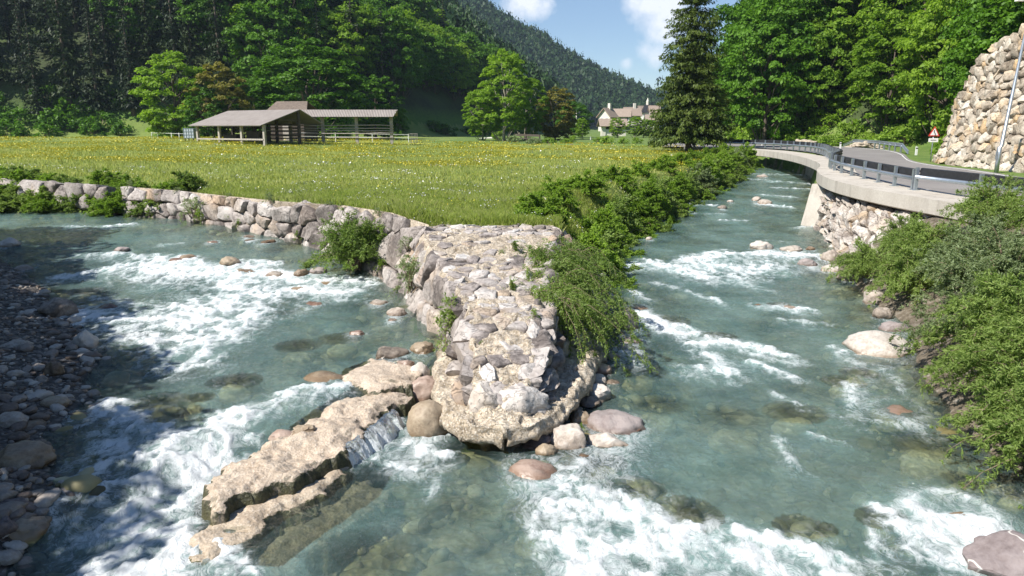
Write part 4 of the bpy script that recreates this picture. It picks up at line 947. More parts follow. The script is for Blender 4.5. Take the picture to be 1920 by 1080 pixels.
ledge('flat_ledge', [(645, 700), (655, 685), (700, 672), (760, 672), (790, 690), (775, 715), (720, 722), (690, 726), (655, 712)], .42, 'flat brown wet rock joining the long slab to the left side of the spit', drop=.5, bump_=.04)
rock(566, 800, 46, 24, BB, 'craggy brown knob sitting on top of the long slab', at=(*xy(unproj(566, 808, lambda x, y: .34)), .27), rd=.3, foam=0, rough=.2, top=.16)
rock(530, 806, 50, 16, RB, 'smooth reddish wet stone on the upstream edge of the long slab', at=(*xy(unproj(530, 812, lambda x, y: .30)), .25), rd=.8, foam=0, top=.1)
rock(528, 903, 40, 24, 'pale_boulder', 'flat pale green stone resting on the ledge under the long slab', at=(*xy(unproj(528, 910, lambda x, y: .14)), .10), rd=.3, foam=0, top=.16)
# the curtain of water falling over the slab edge
A_, B_ = unproj(640, 846, lambda x, y: .28), unproj(742, 770, lambda x, y: .28)
nu, nv_ = 220, 44
ex, ey = B_[0] - A_[0], B_[1] - A_[1]; l = math.hypot(ex, ey); nx_, ny_ = ey / l, -ex / l
S_, T2_ = np.meshgrid(np.linspace(0, 1, nu), np.linspace(0, 1, nv_)); s_, t_2 = S_.ravel(), T2_.ravel()
rag = .10 * fbm(s_ * 5, 0 * s_, 3, o=3)                       # the lip it falls from is ragged
wv = .020 * fbm(s_ * 14, t_2 * 1.5, 4, o=4) + .05 * fbm(s_ * 3, t_2, 8, o=2)
out = -.10 + rag + .34 * t_2 + wv; zz_ = .30 - .34 * np.clip(t_2 - .25, 0, 1) ** 1.3 * 1.45 + .012 * fbm(s_ * 30, t_2 * 6, 2, o=3) - .05 * (t_2 < .12)
Vw = np.stack([A_[0] + ex * s_ + nx_ * out, A_[1] + ey * s_ + ny_ * out, np.maximum(zz_, -.05)], 1)
gate = np.clip(.55 + 1.3 * fbm(s_ * 7 + .6 * fbm(s_ * 9, t_2 * 2, 5), t_2 * .6, 6, o=3), 0, 1)
fo_ = (.10 + .75 * t_2) * gate + .30 * t_2 ** 2 + .35 * fbm(s_ * 55, t_2 * 5, 9, o=3) * t_2
Fw = [(j * nu + i, j * nu + i + 1, (j + 1) * nu + i + 1, (j + 1) * nu + i) for j in range(nv_ - 1) for i in range(nu - 1)]
o = mk('waterfall', Vw, Fw, M['water'], attrs={'foam': np.clip(fo_, 0, 1), 'depth': np.full(len(Vw), .0)}); kind(o, 'structure')
water()

# ------------------------------------------------------------------ revetment under the road, big retaining wall
rb = [PW(u, v) for u, v in [(1532, 425), (1552, 447), (1578, 492), (1604, 535), (1645, 578), (1700, 625)]]; rb = [(p[0], p[1], p[2] - .3) for p in rb]
rt = [(15.3, 34.8, 2.15), (14.6, 32, 2.05), (14.5, 29.5, 2.0), (14.6, 27, 1.95), (14.8, 24, 1.95), (15.1, 20.5, 1.95)]
sf, Ls, Hs = wall_surface(rb, rt); sf.flip = np.array([-1, -.4])
V, Fc = stones(cells(Ls, Hs, .75, 1.15, rng, .36), sf, rng, gap=.035, bulge=.20, tilt=.28, deep=.5, noise=.08)
o = mk('rock_revetment', V, Fc, M['pale_wall'] if 'pale_wall' in M else M['big_rock'], None, True, 45); tag(o, 'sloping revetment of pale broken rocks under the concrete road parapet', 'revetment')
base = resamp(smoothline(RW_BASE, 2), .5); pts_b = []; pts_t = []
hh = lambda y: float(np.interp(y, [0, 30, 38, 42, 44, 46, 48, 49.6], [9.6, 9.2, 8.3, 7.4, 6.7, 5.4, 3.2, 1.2]))
for i, p in enumerate(base):
    a, b = base[max(i - 1, 0)], base[min(i + 1, len(base) - 1)]; dx, dy = b - a; l = math.hypot(dx, dy); nx_, ny_ = dy / l, -dx / l
    z0 = float(zroad(*p)) - .15; H_ = hh(p[1]); lean = .25 * H_
    pts_b.append((p[0], p[1], z0)); pts_t.append((p[0] + nx_ * lean, p[1] + ny_ * lean * .4, z0 + H_))
sf0, Ls, Hs = wall_surface(pts_b, pts_t); sf0.flip = np.array([-1, -.1])
Bq = np.array(pts_b); Tq = np.array(pts_t); dq = np.r_[0, np.cumsum(np.linalg.norm(np.diff(Bq[:, :2], axis=0), axis=1))]
hloc = np.linalg.norm(Tq - Bq, axis=1)
V, Fc = [], []
# stones keep one size: each column of the surface is cut off at its own height
def surf_rw(s, t):
    b = np.array([np.interp(s, dq, Bq[:, k]) for k in range(3)]); q = np.array([np.interp(s, dq, Tq[:, k]) for k in range(3)]); h = np.interp(s, dq, hloc)
    e = .2; b2 = np.array([np.interp(min(s + e, dq[-1]), dq, Bq[:, k]) for k in range(3)]); b1 = np.array([np.interp(max(s - e, 0), dq, Bq[:, k]) for k in range(3)])
    bow = .55 * math.sin(math.pi * min(1, t / max(h, .1)))
    d = (q - b) / h; N = np.cross(b2 - b1, d); N /= np.linalg.norm(N)
    if N[0] * -1 + N[1] * -.1 < 0: N = -N
    return b + d * t + N * (-bow * .6), N
V, Fc = stones(cells(Ls, Hs, .58, .50, rng, .44), surf_rw, rng, gap=.035, bulge=.36, tilt=.45, deep=.35, noise=.08, keep=lambda c: c[1] < np.interp(c[0], dq, hloc) - .1, n=14)
rwo = empty('rock_retaining_wall', (25, 33, 2.7), label='tall leaning retaining wall of rough cream and ochre boulders beside the road', cat='retaining wall')
mk('boulder_facing', V - np.array([25, 33, 2.7]), Fc, M['big_rock'], rwo, True, 45)
bk = MB()
for i in range(len(pts_b) - 1):
    q = [np.array(surf_rw(dq[j], t)[0]) - surf_rw(dq[j], t)[1] * .18 - np.array([25, 33, 2.7]) for j, t in ((i, -.2), (i + 1, -.2), (i + 1, hloc[i + 1]), (i, hloc[i]))]
    m1 = [np.array(surf_rw(dq[j], hloc[j] * .5)[0]) - surf_rw(dq[j], hloc[j] * .5)[1] * .18 - np.array([25, 33, 2.7]) for j in (i, i + 1)]
    bk.add([q[0], q[1], m1[1], m1[0]], [(0, 1, 2, 3)]); bk.add([m1[0], m1[1], q[2], q[3]], [(0, 1, 2, 3)])
M['joint'] = rockmat('dark_joint', [(.3, (.10, .08, .06)), (.7, (.22, .18, .14))], 3, island=0)
bk.build('joint_backing', M['joint'], rwo)
# ------------------------------------------------------------------ road, parapet, rails
m = Mat('concrete'); p = m.pos(); n1 = m.noise(.9, 6, .6); n2 = m.noise(14, 5, .65); st = m.noise(2.2, 5, .6, m.scalev(p, (1, 1, .12)))
c = m.ramp(m.math('ADD', m.math('MULTIPLY', n1, .5), m.math('MULTIPLY', n2, .5)), [(.35, (.38, .34, .29)), (.65, (.52, .48, .42))])
c = m.mix(m.mapr(st, .52, .68, 0, .45), c, (.20, .17, .14)); m.princ(c, .85, m.bump(n2, .01)); M['concrete'] = m.m
m = Mat('asphalt'); p = m.pos(); n1 = m.noise(.5, 5, .6); n2 = m.noise(30, 4, .7)
c = m.ramp(m.math('ADD', m.math('MULTIPLY', n1, .6), m.math('MULTIPLY', n2, .4)), [(.35, (.17, .155, .15)), (.65, (.25, .235, .225))])
m.princ(c, .85, m.bump(n2, .006)); M['asphalt'] = m.m
outer = [PR(u, v) for u, v in [(1290, 277), (1313, 277), (1360, 279), (1400, 281), (1440, 284), (1490, 292), (1528, 303), (1541, 312), (1528, 322), (1545, 335), (1590, 348), (1720, 372), (1850, 395)]] + [(14.2, 17, 2.6), (14.5, 8, 2.6), (15, -4, 2.6)]
outer = smoothline(outer, 2); outer[:, 2] = [float(zroad(*p[:2])) + .06 for p in outer]; outer = resamp(outer, .7)
cp = empty('concrete_parapet', tuple(outer[len(outer) // 2]), label='curving grey concrete parapet edge of the road cantilevered above the right stream', cat='parapet')
C0 = np.array(cp.location)
MB().sweep(outer - C0, [(0, 0), (0, -.50), (-.12, -.56), (-1.75, -.56), (-1.75, 0)][::-1]).build('edge_beam', M['concrete'], cp, True, 30)
# wall under it
foot = [PW(u, v) for u, v in [(1330, 300), (1372, 302), (1425, 309), (1480, 318)]] + [(24.0, 58, 1.1), (20.5, 47.5, .8), (17.6, 41.5, .4), (15.75, 36.6, .3), (15.05, 35.0, .3)]
foot = resamp(smoothline(foot, 2), .8)
B_ = MB(); V = []
for p in foot:
    V.append((p[0], p[1]))
n = len(V)
for i in range(n - 1):
    q = []
    for j in (i, i + 1):
        a, b = V[max(j - 1, 0)], V[min(j + 1, n - 1)]; dx, dy = b[0] - a[0], b[1] - a[1]; l = math.hypot(dx, dy); s_ = (-dy / l, dx / l)
        z1 = float(zroad(*V[j])) - .50; q.append([(V[j][0], V[j][1], -.4), (V[j][0] + s_[0] * .35, V[j][1] + s_[1] * .35, z1), (V[j][0] + s_[0] * .9, V[j][1] + s_[1] * .9, z1), (V[j][0] + s_[0] * .9, V[j][1] + s_[1] * .9, -.4)])
    for k in range(4): B_.add([q[0][k], q[0][(k + 1) % 4], q[1][(k + 1) % 4], q[1][k]], [(0, 1, 2, 3)])
    if i == n - 2: B_.add(q[1], [(0, 1, 2, 3)])
o = B_.build('concrete_wall', M['concrete'], None, True, 30); tag(o, 'smooth streaked concrete river wall under the far curve of the road', 'river wall')
pe = MB(); pe.add([(14.1, 34.9, -.4), (14.75, 33.6, -.4), (15.9, 34.6, -.4), (15.5, 36.0, -.4), (14.75, 35.2, 2.32), (15.2, 34.2, 2.3), (15.9, 34.8, 2.3), (15.7, 36.0, 2.32)], [(0, 1, 2, 3), (4, 7, 6, 5), (0, 4, 5, 1), (1, 5, 6, 2), (2, 6, 7, 3), (3, 7, 4, 0)])
o = pe.build('concrete_buttress', M['concrete']); tag(o, 'pale battered concrete end buttress standing in the right stream under the parapet', 'buttress')
# carriageway
lft = [PR(u, v) for u, v in [(1240, 275), (1313, 276), (1390, 277), (1447, 279), (1497, 283), (1535, 288), (1552, 295), (1550, 303)]] + [(17.6, 38.6, 2.9), (16.1, 35.5, 2.85), (15.8, 32, 2.75), (15.7, 28, 2.6), (15.75, 24, 2.6), (15.9, 18, 2.6), (16, 8, 2.6), (16.6, -5, 2.6)]
rgt = [(20, 96, 3.1), (24, 92, 3.1), (31, 85, 3.1), (35, 77, 3.08), (35.2, 69, 3.0), (33.5, 63, 3.0), (31, 57, 3.0), (28.2, 51.5, 2.95), (25.8, 46.5, 2.9), (24.2, 41, 2.9), (23.6, 36, 2.87), (23.1, 30, 2.7), (22.6, 24, 2.6), (22.0, 18, 2.6), (22, 8, 2.6), (22.6, -5, 2.6)]
def strip(a, b, ta, tb, n=150, dz=.02):
    A = smoothline(a, 2); Bb = smoothline(b, 2)
    def rs(P):
        d = np.r_[0, np.cumsum(np.linalg.norm(np.diff(P, axis=0), axis=1))]; t = np.linspace(0, d[-1], n); return np.stack([np.interp(t, d, P[:, k]) for k in range(3)], 1)
    A, Bb = rs(A), rs(Bb); V = []
    for i in range(n):
        for k in range(9):
            q = A[i] + (Bb[i] - A[i]) * (ta + (tb - ta) * k / 8); V.append((q[0], q[1], float(zroad(q[0], q[1])) + dz))
    return V, [(i * 9 + k, i * 9 + k + 1, (i + 1) * 9 + k + 1, (i + 1) * 9 + k) for i in range(n - 1) for k in range(8)]
V, Fc = strip(lft, rgt, 0, 1); o = mk('road', V, Fc, M['asphalt']); kind(o, 'structure')
M['line'] = simple('road_paint', (.62, .62, .60), .7, 0, .15, 3)
for ta, tb in ((.05, .068), (.935, .953)):
    V, Fc = strip(lft, rgt, ta, tb, 150, .026); 
    if ta > .5: keepf = [f for f in Fc if (f[0] // 9) % 6 < 4 or True]
    o = mk('road_edge_line', V, Fc, M['line']); kind(o, 'structure')
def crail(name, path, label, post=1.33, hpost=.78):
    P = resamp(path, post); r0 = tuple(P[len(P) // 2]); t = empty(name, r0, label=label, cat='guardrail'); O = np.array(r0)
    Q = P - O
    MB().sweep(Q + [0, 0, hpost - .16], [(-.20, .15), (-.115, .13), (-.115, -.13), (-.20, -.15), (-.24, -.06), (-.17, 0), (-.24, .06)]).build('beam', M['steel_dark'], t)  # the beam's near black colour stands in for its shaded back
    MB().sweep(Q + [0, 0, hpost - .36], [(.075 * math.cos(a) , .075 * math.sin(a)) for a in np.linspace(0, 6.283, 9)[:-1]]).build('tube_rail', M['steel'], t, True)
    for p in Q:
        MB().box(-.055, -.05, -.02, .055, .05, hpost, M=lambda q, p=p: (p[0] + q[0], p[1] + q[1], p[2] + q[2])).box(-.13, -.13, -.02, .13, .13, .015, M=lambda q, p=p: (p[0] + q[0], p[1] + q[1], p[2] + q[2])).build('post', M['steel'], t)
    return t
def offs(P, k):
    P = np.array(P, float); O = []
    for i in range(len(P)):
        a, b = P[max(i - 1, 0)], P[min(i + 1, len(P) - 1)]; dx, dy = b[0] - a[0], b[1] - a[1]; l = math.hypot(dx, dy); O.append((P[i][0] + dy / l * k, P[i][1] - dx / l * k, P[i][2]))
    return np.array(O)
rp = smoothline([PR(u, v, .07) for u, v in [(1275, 273), (1313, 275), (1390, 276), (1447, 278), (1497, 282), (1530, 285.5), (1549, 291), (1553, 297)]] + [(19.6, 43, 2.97), (17.0, 38.8, 2.95), (15.9, 35.6, 2.92), (15.6, 33, 2.85), (15.5, 30, 2.75), (15.5, 27.7, 2.68)], 2)
crail('bridge_guardrail', rp, 'galvanised guardrail with closely spaced posts following the concrete parapet round the bend')
crail('bridge_guardrail', [(15.5, 27.5, 2.67), (15.5, 22, 2.66), (15.5, 10, 2.66), (15.8, -3, 2.66)], 'nearer guardrail with widely spaced posts running out of the picture above the willow bushes', 3.4, .86)
# far side rail
fp = [PR(u, v) for u, v in [(1600, 275.5), (1640, 278), (1690, 286)]]
t = empty('roadside_guardrail', tuple(fp[1]), label='short steel guardrail with turned down ends on the far side of the bend', cat='guardrail'); O = np.array(fp[1])
P = resamp(fp, 2.0)
full = np.vstack([[P[0] + (P[0] - P[1]) * 1.0 + [0, 0, -.55]], P, [P[-1] + (P[-1] - P[-2]) * 1.1 + [0, 0, -.55]]]) - O
MB().sweep(full + [0, 0, .62], [(.0, .16), (.06, .10), (0, .03), (0, -.03), (.06, -.10), (0, -.16), (-.03, -.16), (.03, -.1), (-.03, 0), (.03, .1), (-.03, .16)]).build('beam', M['steel'], t)
for p in P - O: MB().box(p[0] - .06, p[1] + .05, p[2] - .1, p[0] + .06, p[1] + .17, p[2] + .66).build('post', M['steel'], t)
for (u, v, h_, lb) in [(1575, 279, 11, 'white delineator post at the far end of the roadside guardrail'), (1717, 291, 14, 'white delineator post at the near end of the roadside guardrail'), (1428, 273, 7, 'small white delineator post by the far road bend'), (1107, 262, 6, 'white delineator post beside the distant road left of the conifer')]:
    p = PR(u, v); hm = h_ * math.hypot(*p[:2]) / F
    t = empty('delineator_post', p, label=lb, cat='road post'); a = max(.07, hm * .11)
    MB().add([(-a, -a, 0), (a, -a, 0), (a * .6, a, 0), (-a * .6, a, 0), (-a, -a, hm), (a, -a, hm * .93), (a * .6, a, hm * .93), (-a * .6, a, hm)], [(0, 3, 2, 1), (4, 5, 6, 7), (0, 1, 5, 4), (1, 2, 6, 5), (2, 3, 7, 6), (3, 0, 4, 7)]).build('shaft', M['white_paint'], t)
    MB().box(-a - .004, -a - .004, hm * .72, a + .004, -a + .02, hm * .86).build('dark_band', M['steel_dark'], t)
# street lamp
p = PR(1868, 322); t = empty('street_lamp', p, label='tall slim galvanised street lamp standing in front of the rock retaining wall', cat='street lamp')
tl = .5
MB().tube([(0, 0, -.1), (0, 0, 1.2), (tl * .15, 0, 1.25), (tl, 0, 8.0)], [.10, .10, .085, .05], 12).build('pole', M['steel'], t, True)
MB().tube([(tl, 0, 7.9), (tl - .1, 0, 8.02), (tl - .25, 0, 8.03)], .03, 8).build('arm', M['steel'], t, True)
MB().box(-.45 + tl - .3, -.13, 7.99, tl - .1, .13, 8.07).build('lamp_head', M['white_paint'], t)
MB().box(-.11, -.08, .6, -.085, .08, 1.0).build('door_cover', M['steel'], t)
# warning sign
M['red'] = simple('sign_red', (.55, .03, .02), .5, 0, .05); M['black'] = simple('sign_black', (.02, .02, .02), .5, 0, .05)
pc = PD(1752, 249, 46.5)
t = empty('warning_sign', (pc[0], pc[1], float(zroad(pc[0], pc[1]))), label='red bordered triangular road warning sign half hidden behind the end of the rock wall', cat='road sign')
z0 = pc[2] - t.location.z; s = .36
def tri(k, y, z=0): return [(-k, y, z0 - k * .58 + z), (k, y, z0 - k * .58 + z), (0, y, z0 + k * 1.15 + z)]
def prism(b, k, y0, y1):
    a = tri(k, y0); c_ = tri(k, y1); b.add(a + c_, [(0, 1, 2), (5, 4, 3), (0, 3, 4, 1), (1, 4, 5, 2), (2, 5, 3, 0)]); return b
prism(MB(), s, 0, .03).build('red_border', M['red'], t); prism(MB(), s * .72, -.004, 0).build('white_face', M['white_paint'], t)
MB().tube([(.06, -.012, z0 - .2), (.06, -.012, z0 - .05), (-.04, -.012, z0 + .05), (-.02, -.012, z0 + .17)], .022, 6).build('bend_arrow', M['black'], t)
MB().box(-.30, 0, z0 - .58, .30, .03, z0 - .34).build('text_plate', M['white_paint'], t)
MB().box(-.18, -.006, z0 - .48, .18, -.001, z0 - .44).build('plate_bars', M['black'], t)
MB().tube([(0, .06, -.1), (0, .06, z0 + .3)], .03, 8).build('post', M['steel'], t, True)

# ------------------------------------------------------------------ barn and hayrack
m = Mat('corrugated'); p = m.obj(); n1 = m.noise(1.1, 5, .6, p); n2 = m.noise(7, 5, .7, m.scalev(p, (1, .15, 1)))
w_ = m.n('ShaderNodeTexWave'); w_.inputs['Scale'].default_value = 1.75; m.put(w_.inputs['Vector'], p)
c = m.ramp(m.math('ADD', m.math('MULTIPLY', n1, .5), m.math('MULTIPLY', n2, .5)), [(.35, (.26, .225, .20)), (.65, (.36, .32, .29))]); c = m.mix(m.mapr(w_.outputs['Fac'], 0, 1, .35, 0), c, (.16, .13, .12))
m.princ(c, .8, m.bump(w_.outputs['Fac'], .05)); M['corrugated'] = m.m
M['roof_brown'] = simple('old_brown_roof', (.15, .115, .09), .9, 0, .3, 4, .02); M['roof_tile'] = simple('grey_brown_tiles', (.30, .235, .19), .85, 0, .25, 6, .02); M['plaster'] = simple('pale_plaster', (.72, .68, .6), .85, 0, .08, 3)
def PG(u, v, a=0): return PM(u, v, a)
a1 = PG(372, 266); th = R(-33)
bl = empty('barn', (a1[0], a1[1], a1[2]), th, label='low open sided barn with a broad grey brown corrugated roof sloping towards the meadow', cat='barn')
sc_ = a1[1] / 88.0; Lb, Db = 11.6, 4.7; e_z, r_z = 1.8, 3.5
sh = MB(); T_ = .06
def slab(b, q, th_=.08):
    q = [Vector(x) for x in q]; n = (q[1] - q[0]).cross(q[3] - q[0]).normalized() * th_
    return b.add([x for x in q] + [x - n for x in q], [(0, 1, 2, 3), (7, 6, 5, 4), (0, 4, 5, 1), (1, 5, 6, 2), (2, 6, 7, 3), (3, 7, 4, 0)])
slab(MB(), [(-.7, -.6, e_z), (Lb + .1, -.6, e_z), (Lb + .1, Db, r_z), (-.7, Db, r_z)]).build('front_roof', M['corrugated'], bl)
slab(MB(), [(-.7, Db + .02, r_z), (Lb + .1, Db + .02, r_z), (Lb + .1, Db + 3.2, r_z - 1.5), (-.7, Db + 3.2, r_z - 1.5)]).build('back_roof', M['corrugated'], bl)
for px_ in (0, Lb * .34, Lb * .67, Lb - .15):
    MB().box(px_ - .14, -.1, -.3, px_ + .14, .14, e_z + .05).build('post', M['wood'], bl)
for px_ in (0, Lb * .34, Lb * .67, Lb - .15):
    MB().box(px_ - .14, Db - .2, -.3, px_ + .14, Db + .04, r_z - .12).build('rear_post', M['wood_dark'], bl)
MB().bar((0, -.13, .35), (Lb - .2, -.13, .35), .06, .16).build('bottom_rail', M['wood'], bl)
b = MB()
for k in range(5): b.bar((0, Db + .1, .4 + k * .38), (Lb - .3, Db + .1, .4 + k * .38), .05, .13)
b.build('rear_boards', M['wood_dark'], bl)
b = MB()
for k in range(5):
    z = .7 + k * .55; y0 = max(0, (z - e_z + .2) / (r_z - e_z) * Db) if z > e_z - .2 else 0
    b.bar((Lb - .1, y0 + .2, z), (Lb - .1, Db - .1, z), .05, .10)
b.build('gable_boards', M['wood_dark'], bl)
b = MB(); b.bar((1.2, 1, .1), (1.9, 1, 1.3), .08); b.bar((1.9, 1, .1), (1.2, 1, 1.3), .08); b.bar((8.6, 1.2, .1), (9.4, 1.2, 1.3), .08); b.bar((9.4, 1.2, .1), (8.6, 1.2, 1.3), .08)
b.build('trestle', M['wood_dark'], bl)
MB().box(2.3, 1.6, .05, 4.6, 2.8, .8).box(5.2, 2.5, .05, 7.5, 4.0, 1.1).build('stored_timber', M['wood_dark'], bl)
# hayrack
h0, h1 = PG(546, 267.5), PG(735, 271)
hv = np.array([h1[0] - h0[0], h1[1] - h0[1]]); Lh = float(np.linalg.norm(hv)); ah = math.atan2(hv[1], hv[0]); hz = 3.35
hr = empty('hayrack', (h0[0], h0[1], h0[2]), ah, label='long open hayrack with four posts and horizontal poles, right of the barn', cat='hayrack')
slab(MB(), [(-.5, -1.0, hz - .45), (Lh + .35, -1.0, hz - .45), (Lh + .75, .25, hz + .35), (-.2, .25, hz + .35)], .06).build('front_roof', M['corrugated'], hr)
slab(MB(), [(-.2, .27, hz + .35), (Lh + .75, .27, hz + .35), (Lh + .6, 1.3, hz - .3), (-.3, 1.3, hz - .3)], .06).build('back_roof', M['corrugated'], hr)
for f_ in (0, .32, .655, 1.0):
    MB().box(Lh * f_ - .17, -.15, -.3, Lh * f_ + .17, .17, hz + .1).build('post', M['wood'], hr)
rg = np.random.default_rng(8)
for z in (.55, 1.05, 1.35, 1.62, 1.95):
    pts = [(x, -.2 - .02, z + rg.uniform(-.05, .05)) for x in np.linspace(.3 if z > 1 else .3, Lh + .3, 8)]
    MB().tube(pts, .055, 6).build('pole', M['wood'], hr, True)
MB().bar((Lh + .55, -.1, hz + .2), (Lh - .1, -.1, hz - .9), .1).build('brace', M['wood'], hr)
# older hut behind
hb = PD(548, 262, a1[1] + 9)
ob = empty('hut', (hb[0], hb[1], float(zmead(hb[0], hb[1]))), R(-10), label='small old dark roofed hut whose roof shows above the barn and hayrack', cat='hut')
slab(MB(), [(-2.6, -1.8, 3.35), (3.0, -1.8, 3.35), (2.1, .5, 4.75), (-2.0, .5, 4.75)]).build('front_roof', M['roof_brown'], ob)
slab(MB(), [(-2.0, .52, 4.75), (2.1, .52, 4.75), (2.9, 2.9, 3.3), (-2.6, 2.9, 3.3)]).build('back_roof', M['roof_brown'], ob)
MB().box(-2.1, -1.3, -.2, 2.3, 2.4, 3.3).build('wall', M['wood_dark'], ob); MB().box(-.5, -1.34, 0, .5, -1.302, 2).build('door', M['wood'], ob)
# water tank
tp = PG(359, 265); M['ibc'] = simple('tank_plastic', (.50, .54, .60), .45, 0, .05)
tk = empty('water_tank', tp, label='small pale blue grey caged water tank on legs at the left end of the barn', cat='water tank'); s_ = 18 * tp[1] / F / 2
MB().box(-s_, -s_, .35, s_, s_, .35 + 2 * s_).build('container', M['ibc'], tk)
b = MB()
for k in range(5):
    q = -s_ + k * s_ / 2
    b.bar((q, -s_ - .03, .3), (q, -s_ - .03, .35 + 2 * s_), .03); b.bar((s_ + .03, q, .3), (s_ + .03, q, .35 + 2 * s_), .03)
for k in range(4): z = .4 + k * s_ * .63; b.bar((-s_, -s_ - .03, z), (s_, -s_ - .03, z), .03)
b.build('cage', M['steel'], tk)
for i in (-1, 1):
    for j in (-1, 1): MB().box(i * s_ * .85 - .05, j * s_ * .85 - .05, -.1, i * s_ * .85 + .05, j * s_ * .85 + .05, .35).build('leg', M['wood_dark'], tk)
# paddock tape fence behind the hayrack
def tape_fence(pts, label, h_=1.0, n=2):
    P = [PG(u, v) for u, v in pts]; o0 = P[0]; t = empty('tape_fence', o0, label=label, cat='fence'); O = np.array(o0)
    W = resamp(P, 4.2) - O
    for p in W: MB().box(p[0] - .035, p[1] - .035, p[2] - .1, p[0] + .035, p[1] + .035, p[2] + h_ + .1).build('post', M['white_paint'], t)
    for k in range(n):
        z = h_ - k * .4; MB().tube([tuple(p + np.array([0, 0, z])) for p in W], .022, 4).build('tape', M['white_paint'], t)
tape_fence([(560, 265), (620, 266), (700, 267), (766, 268)], 'thin white paddock tape fence running behind the hayrack')
tape_fence([(285, 258), (352, 262)], 'thin white tape fence left of the water tank', .7, 1)
gt = PG(776, 270); t = empty('gate', gt, label='small grey mesh gate at the right end of the paddock fence', cat='gate')
b = MB()
for k in range(6): b.bar((-.45 + .18 * k, 0, .1), (-.45 + .18 * k, 0, 1.25), .03)
for k in range(3): b.bar((-.45, 0, .15 + .53 * k), (.45, 0, .15 + .53 * k), .04)
b.build('mesh', M['wood'], t)
p = PG(912, 260); b = MB(); b.add([(-1.3, -.3, .05), (1.2, .1, .16), (1.35, .5, .3), (-1.1, .2, .12), (-1.3, -.3, 0), (1.2, .1, .02), (1.35, .5, .02), (-1.1, .2, 0)], [(0, 1, 2, 3), (7, 6, 5, 4), (0, 4, 5, 1), (1, 5, 6, 2), (2, 6, 7, 3), (3, 7, 4, 0)])
o = b.build('plank', M['plaster']); o.location = p; tag(o, 'pale board lying flat in the meadow right of the hayrack', 'board')

# ------------------------------------------------------------------ village at the end of the valley
def house(u, v, wpx, label, dist, rot=0, hw=3.0, rh=2.4, dep=1.1, roofm='roof_tile', wallm='plaster', chim=False, open_=False, half=False):
    p = PD(u, v, dist); Wd = wpx * dist / F / 2; De = Wd * dep
    t = empty('house', p, R(rot), label=label, cat='house')
    if open_:
        for x in (-Wd * .85, 0, Wd * .85): MB().box(x - .55, -De, -1, x + .55, -De + 1.1, hw).build('pillar', M['plaster'], t)
        MB().box(-Wd * .8, De * .3, -1, Wd * .8, De * .5, hw).build('rear_wall', M['wood_dark'], t); MB().box(-Wd * .75, -De + .2, -1, Wd * .75, -De + .5, 1.0).build('low_wall', M['plaster'], t)
    else:
        b = MB(); b.box(-Wd, -De, -2, Wd, De, hw); 
        b.add([(-Wd, -De, hw), (-Wd, De, hw), (-Wd, 0, hw + rh * .97)], [(0, 1, 2)]); b.add([(Wd, -De, hw), (Wd, De, hw), (Wd, 0, hw + rh * .97)], [(0, 2, 1)]); b.build('wall', M[wallm], t)
        nwin = 3
        for k in range(nwin):
            x = -Wd + (k + .5) * 2 * Wd / nwin
            f_ = MB().box(x - .6, -De - .06, hw - 1.9, x + .6, -De - .005, hw - .6).build('window', M['white_paint'], t); MB().box(x - .45, -De - .09, hw - 1.75, x + .45, -De - .062, hw - .75).build('pane', M['dark_glass'], f_)
        for y in (-De * .45, De * .45):
            f_ = MB().box(-Wd - .06, y - .55, hw - 1.9, -Wd - .005, y + .55, hw - .6).build('window', M['white_paint'], t); MB().box(-Wd - .09, y - .4, hw - 1.75, -Wd - .062, y + .4, hw - .75).build('pane', M['dark_glass'], f_)
    o_ = .6
    rf = MB(); slab(rf, [(-Wd - o_, -De - o_, hw - .45), (Wd + o_, -De - o_, hw - .45), (Wd + o_, 0, hw + rh), (-Wd - o_, 0, hw + rh)], .2); slab(rf, [(-Wd - o_, 0, hw + rh), (Wd + o_, 0, hw + rh), (Wd + o_, De + o_, hw - .45), (-Wd - o_, De + o_, hw - .45)], .2)
    r_ = rf.build('roof', M[roofm], t)
    if chim: MB().box(Wd * .2, -.5, hw + rh - .8, Wd * .2 + .8, .3, hw + rh + 1.3).build('chimney', M['plaster'], r_)
    return t
m = Mat('dark_glass'); m.princ((.03, .035, .04), .15); M['dark_glass'] = m.m
house(1139, 233, 24, 'white gabled house with a brown roof at the left of the village', 215, 52, 2.4, 2.3, 1.0, chim=True)
house(1148, 250, 44, 'low open shed on pale stone pillars in front of the village', 185, 4, 2.2, 1.4, .55, open_=True)
house(1166, 226, 28, 'farmhouse with a long brown roof behind the gabled house', 240, -12, 1.6, 2.2, .9)
house(1184, 224, 26, 'house with a broad light brown roof in the middle of the village', 250, 8, 1.6, 2.5, .9, chim=True)
house(1226, 222, 16, 'brown roofed house nearest the conifer at the right of the village', 255, 0, 2.2, 2.2, 1.0)
house(1201, 221, 7, 'small cream house with a pyramid like roof in the village', 260, 20, 3.0, 1.2, 1.0)
house(1219, 232, 14, 'pale house with a pinkish wall under the church', 225, 0, 1.6, 1.2, 1.0)
p = PD(1213, 226, 258); t = empty('chapel', p, label='white chapel with a dark hipped roof and small spire in the village', cat='chapel')
Wd = 9 * 258 / F
MB().box(-Wd, -Wd, -2, Wd, Wd, 3.2).build('wall', M['white_paint'], t)
r_ = MB().add([(-Wd - .5, -Wd - .5, 2.6), (Wd + .5, -Wd - .5, 2.6), (Wd + .5, Wd + .5, 2.6), (-Wd - .5, Wd + .5, 2.6), (-.9, 0, 5.6), (.9, 0, 5.6)], [(0, 1, 5, 4), (1, 2, 5), (2, 3, 4, 5), (3, 0, 4)]).build('roof', M['steel_dark'], t)
MB().tube([(0, 0, 5.3), (0, 0, 6.6), (0, 0, 7.8)], [.5, .45, .03], 8).build('spire', M['plaster'], r_)
